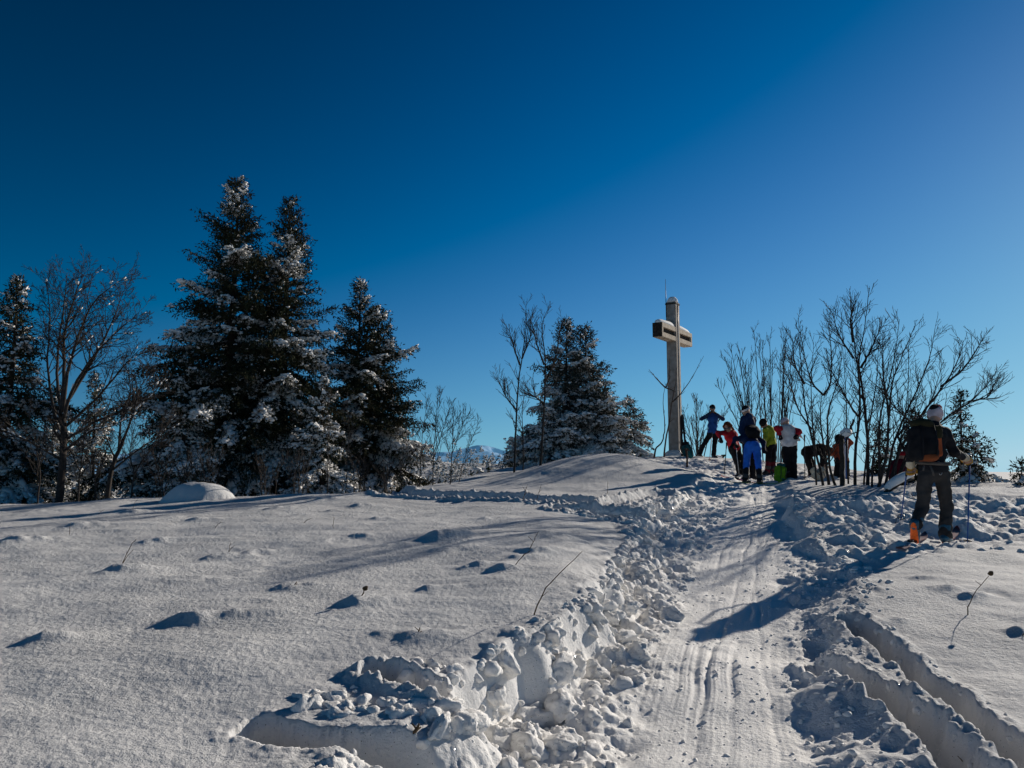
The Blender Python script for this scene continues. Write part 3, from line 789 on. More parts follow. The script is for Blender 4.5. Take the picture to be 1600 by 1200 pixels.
# --- big bare tree at the left
Yt = 16.3; o = np.array([gx(95, Yt), Yt, 0]); o[2] = gz(o[0], Yt)
root = empty('bare_tree', o); tag(root, 'big wide-branching leafless tree at the left with snow along its limbs', 'bare tree', GB)
g = Grow(5)
L0 = lambda px, py, dy=0.0: local(px, py, Yt, o) + np.array([0, dy, 0])
def limb(g, pts, r0, r1, kids=7, klen=1.0, maxl=2, ang=42, snow=0.3, trop=0.05, wig=0.13, minr=0.0035, kk=6, ratio=0.55, start=0.3, sides=7):
    """a limb drawn through surveyed points, with side branches grown from it"""
    pts = np.array(pts, float)
    t = np.linspace(0, 1, len(pts)); tt = np.linspace(0, 1, max(12, len(pts) * 4))
    # Catmull-Rom style smoothing
    P = np.stack([np.interp(tt, t, pts[:, k]) for k in range(3)], -1)
    for _ in range(2): P[1:-1] = 0.25 * P[:-2] + 0.5 * P[1:-1] + 0.25 * P[2:]
    jt = min(r1 * 0.8, 0.006)
    P[1:-1] += np.array([[g.rng.gauss(0, jt) for _ in range(3)] for _ in range(len(P) - 2)])
    rad = r1 + (r0 - r1) * (1 - np.linspace(0, 1, len(P))) ** 1.15
    g.limb.tube(P, rad, sides)
    Ltot = np.linalg.norm(np.diff(P, axis=0), axis=1).sum()
    if snow > 0:
        for i in range(1, len(P)):
            dd = P[i] - P[i - 1]; hz = math.hypot(dd[0], dd[1]) / np.linalg.norm(dd)
            if hz > 0.5 and g.rng.random() < snow * 1.3: g.snow_pts.append((P[i] + np.array([0, 0, rad[i] * 0.75]), dd, min(0.04, max(0.016, rad[i] * 1.0))))
    for i in range(kids):
        s = start + (1 - start) * (i + g.rng.random()) / kids
        j = s * (len(P) - 1); a = int(min(j, len(P) - 2)); q = P[a] + (P[a + 1] - P[a]) * (j - a)
        td = P[a + 1] - P[a]; td /= np.linalg.norm(td)
        v = np.array([g.rng.gauss(0, 1), g.rng.gauss(0, 0.8), g.rng.gauss(0, 1)]); v -= td * v.dot(td); v /= np.linalg.norm(v)
        A = R(ang * (0.65 + 0.6 * g.rng.random()))
        rr = max(minr, np.interp(s, [0, 1], [r0, r1]) * 0.5)
        g.branch(q, td * math.cos(A) + v * math.sin(A), klen * (0.55 + 0.7 * g.rng.random()) * (1.2 - 0.6 * s), rr, 1, maxl, ang, 1.0, trop, wig, kk, ratio, snow, minr, 0.2)
    return P
limb(g, [(0, 0, -0.3), L0(96, 745), L0(100, 690), L0(97, 640)], 0.085, 0.065, 4, 0.8, 3, snow=0.3, start=0.5)
limb(g, [L0(97, 640), L0(96, 580, .1), L0(92, 520, .15), L0(110, 455, .2), L0(122, 425, .2)], 0.05, 0.007, 25, 0.9, 3, snow=0.25)
limb(g, [L0(97, 650), L0(112, 590, -.2), L0(135, 525, -.3), L0(160, 470, -.3), L0(205, 440, -.3)], 0.048, 0.006, 25, 0.85, 3, snow=0.3)
limb(g, [L0(98, 655), L0(125, 610, -.3), L0(165, 560, -.5), L0(205, 525, -.6), L0(235, 500, -.6)], 0.042, 0.006, 24, 0.8, 3, snow=0.4)
limb(g, [L0(98, 690), L0(140, 655, .3), L0(180, 640, .4), L0(215, 622, .5), L0(240, 590, .5)], 0.036, 0.006, 18, 0.65, 3, snow=0.6)
limb(g, [L0(100, 700), L0(70, 640, .3), L0(55, 560, .4), L0(62, 490, .4), L0(55, 430, .4)], 0.040, 0.006, 24, 0.8, 3, snow=0.3)
limb(g, [L0(97, 650), L0(80, 600, .2), L0(78, 530, .3), L0(88, 470, .3), L0(92, 425, .3)], 0.042, 0.006, 20, 0.8, 3, snow=0.2)
limb(g, [L0(97, 640), L0(120, 590, .2), L0(150, 530, .3), L0(168, 490, .3), L0(182, 450, .3)], 0.042, 0.006, 20, 0.8, 3, snow=0.2)
limb(g, [L0(98, 670), L0(150, 620, .1), L0(190, 570, .1), L0(215, 545, .1)], 0.036, 0.006, 16, 0.7, 3, snow=0.2)
limb(g, [L0(100, 720), L0(60, 690, -.3), L0(30, 672, -.5), L0(-10, 660, -.6)], 0.034, 0.008, 15, 0.6, 3, snow=0.8)
limb(g, [L0(100, 705), L0(130, 690, -.3), L0(165, 672, -.5), L0(200, 668, -.6), L0(235, 650, -.7)], 0.030, 0.006, 16, 0.6, 3, snow=0.8)
g.finish(root)

Yt = 16.0; o = np.array([gx(168, Yt), Yt, 0]); o[2] = gz(o[0], Yt)
root = empty('bare_tree', o); tag(root, 'smaller leafless tree leaning right from beside the big bare tree', 'bare tree', GB)
g = Grow(9)
limb(g, [(0, 0, -0.3), L0(172, 745), L0(180, 715), L0(192, 690)], 0.055, 0.038, 3, 0.6, 3, snow=0.3, start=0.4)
limb(g, [L0(192, 690), L0(215, 650, -.2), L0(228, 610, -.3), L0(248, 580, -.3)], 0.030, 0.005, 19, 0.65, 3, snow=0.3)
limb(g, [L0(185, 705), L0(178, 650, .3), L0(190, 610, .4), L0(185, 570, .4)], 0.028, 0.005, 18, 0.6, 3, snow=0.3)
limb(g, [L0(175, 735), L0(215, 700, .1), L0(245, 680, .2), L0(270, 640, .2)], 0.024, 0.005, 15, 0.5, 3, snow=0.5)
g.finish(root)

def sapling(label, stems, Y, seed, name='bare_sapling', cat='sapling', group=GB, bark=None, r0=0.03, kids=10, klen=0.5, maxl=2, ang=36, snow=0.0, kk=5, minr=0.0036):
    r0 = r0 * 0.66; kids = int(kids * 1.9) if kids > 6 else kids; klen *= 1.1
    bx, by = stems[0][0]
    o = np.array([gx(bx, Y, by), Y, 0.0]); o[2] = gz(o[0], Y)
    root = empty(name, o); tag(root, label, cat, group)
    g = Grow(seed)
    off = o - bearing(bx, by, Y)      # settle the foot onto the snow
    off[0] = 0; off[1] = 0
    for i, st in enumerate(stems):
        pts = []
        for k, q in enumerate(st):
            p = bearing(q[0], q[1], Y) - o
            dy = q[2] if len(q) > 2 else (0.12 * math.sin(seed + i * 2.1 + k))
            pts.append(p + np.array([0, dy if k else 0, 0]))
        pts = np.array(pts)
        if i == 0: pts[0] = (0, 0, -0.12)
        f = 1.0 if i == 0 else 0.75
        limb(g, pts, r0 * f, max(minr, r0 * 0.16), kids if i == 0 else max(5, int(kids * 0.8)), klen, maxl, ang, snow, 0.10, 0.09, minr, kk, 0.5, 0.22, 6)
    g.finish(root, bark)
    return root

GS = 'thin bare saplings around the hilltop'
sapling('thin bare stem between the left edge spruce and the big bare trunk', [[(58, 784), (60, 740), (56, 690), (50, 640)], [(58, 735), (72, 700), (78, 670)]], 15.4, 14, group=GS, r0=0.03, kids=12, klen=0.5)
sapling('thin bare stem just right of the big bare trunk', [[(122, 785), (126, 740), (136, 690), (142, 640)], [(126, 740), (112, 700), (110, 665)]], 15.4, 15, group=GS, r0=0.03, kids=12, klen=0.5)
sapling('crooked bare stem right of the smaller right-leaning tree', [[(205, 782), (212, 745), (228, 715), (246, 690), (262, 655)], [(212, 745), (200, 710), (205, 670)]], 15.5, 16, group=GS, r0=0.03, kids=12, klen=0.5)
sapling('low bare stem leaning left before the small snow-caked spruce', [[(150, 784), (148, 750), (140, 720), (122, 690)], [(148, 750), (160, 715), (168, 690)]], 15.3, 18, group=GS, r0=0.028, kids=11, klen=0.45)
# saplings in front of the gap with the far mountains
GS = 'thin bare saplings around the hilltop'
sapling('thin bare sapling, leftmost in the gap right of the twin-topped spruce', [[(655, 762), (657, 720), (662, 670), (668, 630)]], 16.2, 21, group=GS, r0=0.018, kids=12, klen=0.42)
sapling('tall thin bare sapling in the middle of the gap before the mountains', [[(676, 762), (678, 710), (682, 660), (684, 615)], [(678, 715), (690, 680), (697, 650)]], 16.2, 22, group=GS, r0=0.02, kids=12, klen=0.45)
sapling('thin bare sapling with a forked top in front of the far mountains', [[(703, 760), (706, 715), (708, 670), (705, 628)], [(706, 710), (720, 670), (727, 650)]], 16.4, 24, group=GS, r0=0.02, kids=12, klen=0.42)
sapling('thin bare sapling nearest the far blue mountains, leaning right', [[(716, 758), (722, 725), (735, 690), (748, 660)]], 16.8, 25, group=GS, r0=0.016, kids=10, klen=0.35)
sapling('thin bare stem before the right flank of the twin-topped spruce', [[(540, 765), (541, 720), (545, 670), (543, 620)]], 15.8, 26, group=GS, r0=0.016, kids=8, klen=0.3)
sapling('bare stem in front of the second tallest spruce', [[(512, 765), (512, 715), (514, 650), (516, 600)]], 15.8, 27, group=GS, r0=0.018, kids=7, klen=0.3)
sapling('short bare sapling beside the foot of the twin-topped spruce', [[(628, 764), (626, 735), (632, 705), (630, 680)], [(626, 740), (640, 715), (646, 700)]], 15.9, 28, group=GS, r0=0.014, kids=8, klen=0.3)

# three stems left of the cross
sapling('left tall bare tree in front of the broad two-topped spruce', [[(803, 742), (805, 690), (808, 620), (815, 560), (822, 520), (822, 472)], [(806, 640), (790, 620), (777, 590)], [(812, 570), (800, 535), (795, 515)], [(816, 560), (830, 525), (828, 490)]], 17.6, 31, name='bare_tree', cat='bare tree', r0=0.05, kids=13, klen=0.42)
sapling('thin middle bare stem in front of the broad two-topped spruce', [[(817, 735), (818, 690), (815, 640), (822, 600)]], 17.8, 32, group=GS, r0=0.03, kids=9, klen=0.4)
sapling('right tall bare tree in front of the broad two-topped spruce', [[(844, 728), (848, 680), (851, 620), (852, 560), (845, 510), (858, 478)], [(850, 630), (835, 620), (822, 612)], [(850, 570), (838, 535), (832, 505)], [(851, 600), (868, 560), (878, 500)]], 17.6, 33, name='bare_tree', cat='bare tree', r0=0.055, kids=13, klen=0.42)

# saplings at the cross
sapling('crooked bare sapling just left of the cross post', [[(1022, 717), (1022, 703), (1036, 690), (1041, 665), (1036, 625), (1040, 600)], [(1040, 606), (1048, 590), (1047, 560)], [(1040, 606), (1025, 592), (1013, 578)], [(1041, 606), (1055, 612)], [(1022, 703), (1016, 697)]], 22.2, 36, group=GS, bark=M_BARK_R, r0=0.05, kids=4, klen=0.18, maxl=1)
sapling('bare sapling crossing in front of the cross post with a long right branch', [[(1037, 721), (1040, 690), (1048, 655), (1051, 625), (1056, 600), (1055, 575)], [(1051, 628), (1065, 615), (1080, 592), (1098, 557)]], 21.6, 37, group=GS, bark=M_BARK_R, r0=0.045, kids=6, klen=0.2, maxl=1)

# many-stemmed bush behind the people
def fan(label, base, tops, Y, seed, r0=0.022, klen=0.5, kids=13, group='many-stemmed bare bushes'):
    bx, by = base
    o = np.array([gx(bx, Y, by), Y, 0.0]); o[2] = gz(o[0], Y)
    root = empty('bare_bush', o); tag(root, label, 'bush', group)
    g = Grow(seed)
    for i, (tx, ty) in enumerate(tops):
        tip = bearing(tx, ty, Y) - o; tip[1] += g.rng.uniform(-0.5, 0.5)
        foot = np.array([g.rng.uniform(-0.15, 0.15), g.rng.uniform(-.15, .15), -0.15])
        mid = foot + (tip - foot) * 0.5 + np.array([-(tip[0]) * 0.13, 0, 0.12])
        limb(g, [foot, mid * 0.55 + foot * 0.45, mid, tip * 0.78 + mid * 0.22, tip], r0 * (0.7 + 0.5 * g.rng.random()), 0.006, kids, klen, 2, 30, 0.0, 0.16, 0.08, 0.005, 4, 0.5, 0.25, 5)
    g.finish(root)
fan('wide bare bush of many upright stems behind the skier in the navy jacket', (1175, 712), [(1128, 560), (1142, 545), (1160, 560), (1172, 580), (1125, 600), (1185, 600), (1150, 590), (1134, 575), (1152, 550), (1166, 570), (1178, 560)], 23.0, 51)
fan('tall tight bare bush between the navy and the white jackets', (1200, 712), [(1186, 512), (1195, 530), (1202, 525), (1178, 545), (1210, 560), (1192, 570)], 23.0, 52)
fan('tall bare bush rising right above the white jacket', (1222, 712), [(1226, 518), (1218, 545), (1236, 560), (1245, 590), (1230, 575), (1222, 530), (1240, 575), (1214, 560)], 23.0, 53)
fan('low rounded bare bush between the cross and the skier with raised arms', (1090, 712), [(1072, 640), (1080, 628), (1090, 625), (1100, 630), (1112, 640), (1125, 650), (1140, 640), (1078, 660), (1062, 655)], 26.0, 54, r0=0.025, klen=0.45)

# the row of stems on the right
SR = 14.9
sapling('leftmost curved stem of the bare clump on the right, in front of the black-clad skier', [[(1288, 764), (1279, 735), (1272, 695), (1262, 645), (1257, 600), (1250, 545), (1244, 498)], [(1268, 670), (1250, 640), (1238, 600), (1222, 570)], [(1257, 600), (1240, 570), (1235, 530)]], SR, 61, name='bare_tree', cat='bare tree', r0=0.045, kids=13, klen=0.42)
sapling('straight forked stem, second from the left in the bare clump on the right', [[(1296, 760), (1290, 715), (1285, 660), (1287, 616)], [(1287, 618), (1272, 600), (1258, 565), (1247, 520)], [(1287, 618), (1295, 600), (1296, 550), (1294, 502)]], SR + .2, 62, name='bare_tree', cat='bare tree', r0=0.05, kids=12, klen=0.42)
sapling('third stem of the bare clump, bending back behind the forked one', [[(1309, 767), (1300, 735), (1297, 690), (1292, 645), (1305, 600), (1312, 560)]], SR - .1, 63, name='bare_tree', cat='bare tree', r0=0.045, kids=11, klen=0.45)
sapling('stem with a long upright leader, fifth in the bare clump on the right', [[(1336, 761), (1336, 700), (1341, 640), (1337, 580), (1333, 530), (1332, 467)], [(1340, 650), (1322, 630), (1302, 585), (1295, 560)], [(1334, 560), (1315, 525), (1303, 484)], [(1333, 535), (1328, 500), (1329, 482)]], SR, 65, name='bare_tree', cat='bare tree', r0=0.05, kids=14, klen=0.45)
sapling('tallest stem of the bare clump on the right, topmost against the sky', [[(1355, 763), (1353, 700), (1348, 640), (1344, 590), (1345, 560), (1354, 520), (1360, 449)], [(1345, 575), (1362, 545), (1382, 505)]], SR + .1, 66, name='bare_tree', cat='bare tree', r0=0.055, kids=15, klen=0.48)
sapling('stem right of the tallest one, sweeping up to the right', [[(1370, 772), (1381, 715), (1388, 660), (1396, 600), (1412, 560), (1431, 508)], [(1390, 650), (1384, 590), (1383, 520)]], SR - .3, 67, name='bare_tree', cat='bare tree', r0=0.05, kids=14, klen=0.5)
sapling('slender upright stem among the right part of the bare clump', [[(1375, 770), (1373, 710), (1378, 650), (1396, 590), (1402, 540), (1402, 500)]], SR, 68, name='bare_tree', cat='bare tree', r0=0.04, kids=12, klen=0.5)
sapling('stem reaching up right beyond the clump, ending left of the skier\'s head', [[(1382, 766), (1397, 700), (1415, 655), (1434, 610), (1450, 560), (1456, 514)]], SR + .1, 69, name='bare_tree', cat='bare tree', r0=0.045, kids=13, klen=0.5)
sapling('long arching stem passing behind the skier\'s head to the right', [[(1388, 771), (1410, 700), (1440, 650), (1475, 598), (1494, 560), (1503, 533)], [(1470, 604), (1500, 580), (1522, 545), (1530, 536)], [(1430, 665), (1400, 640), (1380, 610)]], SR - .1, 70, name='bare_tree', cat='bare tree', r0=0.05, kids=15, klen=0.5)
sapling('lowest arching stem with its twigs spreading far to the right', [[(1392, 770), (1425, 705), (1470, 655), (1512, 628), (1538, 605), (1560, 580)], [(1512, 628), (1540, 622), (1555, 595)]], SR + .2, 71, name='bare_tree', cat='bare tree', r0=0.045, kids=14, klen=0.5)
sapling('thin stem at the right end of the clump, close to the leaning log', [[(1362, 770), (1360, 720), (1370, 670), (1365, 620)]], SR - .2, 72, name='bare_tree', cat='bare tree', r0=0.035, kids=10, klen=0.4)

for (lab, st, sd2) in (('thin straight stem between the leftmost and the forked stem of the bare clump', [(1276, 764), (1274, 690), (1266, 600), (1268, 535)], 171),
        ('thin straight stem between the fifth stem and the snow-capped stub', [(1326, 762), (1322, 690), (1318, 610), (1313, 540)], 172),
        ('thin upright stem close behind the tallest stem of the bare clump', [(1349, 762), (1352, 680), (1366, 600), (1374, 530)], 173),
        ('thin upright stem under the stem reaching up right beyond the clump', [(1386, 768), (1404, 690), (1420, 610), (1424, 540)], 174),
        ('thin stem rising steeply between the two long arching stems', [(1394, 770), (1424, 690), (1462, 620), (1480, 560)], 175),
        ('thin stem nearest the skier\'s pack, just above the leaning log', [(1398, 768), (1406, 700), (1432, 640), (1446, 580)], 176)):
    sapling(lab, [st], SR + 0.25, sd2, group=GS, r0=0.03, kids=12, klen=0.45)

# broken stub with a cap of snow
o = np.array([gx(1314, 14.8), 14.8, 0]); o[2] = gz(o[0], 14.8)
root = empty('tree_stump', o); tag(root, 'broken bare stub with a round cap of snow, in front of the rust-coloured jacket', 'tree stump')
g = Grow(77); q = lambda px, py, dy=0: bearing(px, py, 14.8) - o + np.array([0, dy, 0])
limb(g, [(0, 0, -.1), q(1315, 720), q(1314, 690), q(1316, 680)], 0.05, 0.045, 0, snow=0)
limb(g, [q(1316, 682), q(1324, 680, .05), q(1332, 672, .1), q(1338, 655, .1)], 0.04, 0.022, 3, 0.3, 1, snow=0)
g.finish(root)
mb = MB(); lumps(mb, np.array([q(1322, 676)]), 0.11, 0.62, np.random.RandomState(4), ICO2)
mb.build('snow_cap', M_SNOW_TREE, root)

# leaning log loaded with snow
o = np.array([gx(1385, 13.6), 13.6, 0]); o[2] = gz(o[0], 13.6)
root = empty('fallen_branch', o); tag(root, 'leaning log carrying a thick roll of snow behind the skier\'s left leg', 'log')
mb = MB(); q = lambda px, py, dy=0: bearing(px, py, 13.6) - o + np.array([0, dy, 0])
P = np.array([q(1383, 772), q(1393, 764, .05), q(1408, 756, .1), q(1424, 750, .2), q(1440, 748, .3)]); P[0][2] = -0.05
mb.tube(P, [0.055, 0.05, 0.045, 0.04, 0.035], 8); mb.tube([P[1], P[1] + (0.02, 0.05, -0.25)], [0.04, 0.03], 6); mb.build('log', M_BARK, root)
mb = MB()
t = np.linspace(0.08, 1, 16); C = np.stack([np.interp(t, np.linspace(0, 1, 5), P[:, k]) for k in range(3)], -1) + (0, 0, 0.075)
mb.tube(C, 0.03 + 0.055 * np.sin(np.linspace(0.2, np.pi - 0.1, 16)) ** 0.6, 10); mb.build('snow', M_SNOW_TREE, root)

# scrubby undergrowth twigs along the left crest: one low shrub each
for i, (px, h, sp) in enumerate([(285, 62, 26), (330, 70, 24), (250, 60, 20), (415, 55, 20), (470, 60, 24), (565, 52, 18), (600, 48, 16)]):
    Y = 15.9 + 0.2 * (i % 3)
    labels = ['low twiggy shrub left of the snow-covered mound', 'low twiggy shrub directly behind the snow-covered mound', 'thin twiggy shrub under the long snowy bough',
              'twiggy shrub at the foot of the tallest spruce', 'brown twiggy shrub at the foot of the second tallest spruce', 'small twiggy shrub under the left half of the twin-topped spruce', 'small twiggy shrub under the right half of the twin-topped spruce']
    fan(labels[i], (px, 770), [(px + sp * (k / 2.5 - 1), 765 - h * (0.7 + 0.3 * ((k * 37 + i * 11) % 10) / 10)) for k in range(6)], Y, 90 + i, r0=0.010, klen=0.28, kids=6, group='low twiggy shrubs along the crest')
# ================================================================== SOLID SHAPES FROM BLENDED VOLUMES
def surface_nets(f, org, h):
    nx, ny, nz = f.shape
    s = f < 0
    c = [(dx, dy, dz) for dx in (0, 1) for dy in (0, 1) for dz in (0, 1)]
    sl = lambda d: (slice(d[0], nx - 1 + d[0]), slice(d[1], ny - 1 + d[1]), slice(d[2], nz - 1 + d[2]))
    cnt = np.zeros((nx - 1, ny - 1, nz - 1)); pos = np.zeros((nx - 1, ny - 1, nz - 1, 3))
    for a in c:
        for ax in range(3):
            if a[ax]: continue
            b = list(a); b[ax] = 1; b = tuple(b)
            fa, fb = f[sl(a)], f[sl(b)]
            m = (fa < 0) != (fb < 0)
            t = np.where(m, fa / np.where(m, fa - fb, 1), 0)
            p = np.array(a, float)
            for k in range(3):
                pos[..., k] += np.where(m, p[k] + (t if k == ax else 0), 0)
            cnt += m
    act = cnt > 0
    idx = np.full(act.shape, -1, np.int64); idx[act] = np.arange(act.sum())
    I = np.argwhere(act)
    V = (I + pos[act] / cnt[act][:, None]) * h + org
    Q = []
    for ax in range(3):
        o1, o2 = [k for k in range(3) if k != ax]
        sa = [slice(None)] * 3; sb = [slice(None)] * 3
        sa[ax] = slice(0, -1); sb[ax] = slice(1, None)
        A, B = s[tuple(sa)], s[tuple(sb)]
        e = np.argwhere(A != B)
        e = e[(e[:, o1] > 0) & (e[:, o2] > 0) & (e[:, o1] < f.shape[o1] - 1) & (e[:, o2] < f.shape[o2] - 1)]
        if not len(e): continue
        def cell(d1, d2):
            q = e.copy(); q[:, o1] -= d1; q[:, o2] -= d2
            return idx[q[:, 0], q[:, 1], q[:, 2]]
        quad = np.stack([cell(1, 1), cell(0, 1), cell(0, 0), cell(1, 0)], -1)
        fl = A[e[:, 0], e[:, 1], e[:, 2]]
        if ax == 1: fl = ~fl
        quad = np.where(fl[:, None], quad, quad[:, ::-1])
        Q.append(quad)
    return V, np.vstack(Q)

def cap(a, b, r0, r1=None): return ('c', np.array(a, float), np.array(b, float), r0, r0 if r1 is None else r1)
def ell(c, r, M=None): return ('e', np.array(c, float), np.array(r, float), np.eye(3) if M is None else M)
def rbox(c, s, rr, M=None): return ('b', np.array(c, float), np.array(s, float), rr, np.eye(3) if M is None else M)

def frame(up, right):
    up = np.array(up, float); up /= np.linalg.norm(up)
    r = np.array(right, float); r -= up * r.dot(up); r /= np.linalg.norm(r)
    return np.stack([r, np.cross(up, r), up], 1)      # columns: right, forward, up

def volume(name, prims, m, parent, h=0.016, k=0.03, wr=0.0, wf=9.0, seed=1, cut=None):
    lo = np.full(3, 1e9); hi = -lo
    for p in prims:
        if p[0] == 'c':
            rr = max(p[3], p[4]); pts = [p[1] - rr, p[2] - rr, p[1] + rr, p[2] + rr]
        elif p[0] == 'e': rr = max(p[2]); pts = [p[1] - rr, p[1] + rr]
        else: rr = np.linalg.norm(p[2]) + p[3]; pts = [p[1] - rr, p[1] + rr]
        lo = np.minimum(lo, np.min(pts, 0)); hi = np.maximum(hi, np.max(pts, 0))
    pad = 2.5 * h + k * 0.5 + wr
    lo -= pad; hi += pad
    n = np.ceil((hi - lo) / h).astype(int) + 1
    G = np.stack(np.meshgrid(*[lo[i] + h * np.arange(n[i]) for i in range(3)], indexing='ij'), -1).reshape(-1, 3)
    d = np.full(len(G), 9.0)
    for p in prims:
        if p[0] == 'c':
            ab = p[2] - p[1]; L2 = ab.dot(ab) + 1e-12
            t = np.clip(((G - p[1]) @ ab) / L2, 0, 1)
            q = np.linalg.norm(G - p[1] - t[:, None] * ab, axis=1) - (p[3] + (p[4] - p[3]) * t)
        elif p[0] == 'e':
            u = (G - p[1]) @ p[3]; k0 = np.linalg.norm(u / p[2], axis=1); k1 = np.linalg.norm(u / p[2] ** 2, axis=1)
            q = k0 * (k0 - 1) / (k1 + 1e-9)
        else:
            u = np.abs((G - p[1]) @ p[4]) - p[2]
            q = np.linalg.norm(np.maximum(u, 0), axis=1) + np.minimum(u.max(1), 0) - p[3]
        e = np.clip(k - np.abs(d - q), 0, None)
        d = np.minimum(d, q) - e * e / (4 * k)
    if wr > 0:
        m_ = np.abs(d) < 0.08
        P = G[m_]
        w = 0.6 * noise3(P * np.array([1, 1, 1.7]), wf, seed) + 0.5 * (0.5 - np.abs(noise3(P * np.array([1, 1, 1.4]) + 3.1, wf * 0.8, seed + 3))) + 0.25 * noise3(P, wf * 2.3, seed + 5)
        d[m_] += wr * w
    if cut is not None: d = np.maximum(d, cut(G))
    V, Q = surface_nets(d.reshape(n), lo, h)
    mb = MB(); mb.add(V, quads=Q)
    return mb.build(name, m, parent)

# ------------------------------------------------------------------ people
def hand(prims, w, e, side, s=1.0, grip=False):
    """palm, four unequal bent fingers and a thumb leaving the side of the palm"""
    d = np.array(w, float) - np.array(e, float); d /= np.linalg.norm(d)
    up = np.array([0, 0, 1.0]); r = np.cross(d, up)
    if np.linalg.norm(r) < 0.1: r = np.array([1.0, 0, 0])
    r /= np.linalg.norm(r); n = np.cross(r, d)
    w = np.array(w, float)
    prims.append(cap(w, w + d * 0.075 * s, 0.030 * s, 0.036 * s))
    for i, (off, ln) in enumerate(((-0.028, .062), (-0.009, .074), (0.010, .068), (0.028, .052))):
        b = w + d * 0.08 * s + r * off * s * 1.15
        m1 = b + (d * (0.25 if grip else 0.8) - n * (0.9 if grip else 0.3)) * ln * 0.6 * s
        m2 = m1 + (d * (-0.7 if grip else 0.45) - n * (0.5 if grip else 0.6)) * ln * 0.55 * s
        prims.append(cap(b, m1, 0.0125 * s, 0.0115 * s)); prims.append(cap(m1, m2, 0.0115 * s, 0.0095 * s))
    tb = w + d * 0.025 * s + r * side * -0.03 * s
    tm = tb + (d * 0.6 - r * side * 0.7 - n * 0.3) * 0.045 * s
    prims.append(cap(tb, tm, 0.014 * s, 0.012 * s)); prims.append(cap(tm, tm + (d * 0.8 - n * 0.5) * 0.03 * s, 0.012 * s, 0.010 * s))

SKIN = mat('skin', (0.42, 0.25, 0.18), 0.6, 0.08, 12)
GOGGLE = mat('goggle_lens', (0.02, 0.02, 0.025), 0.15, 0.1, 5, spec=0.6)

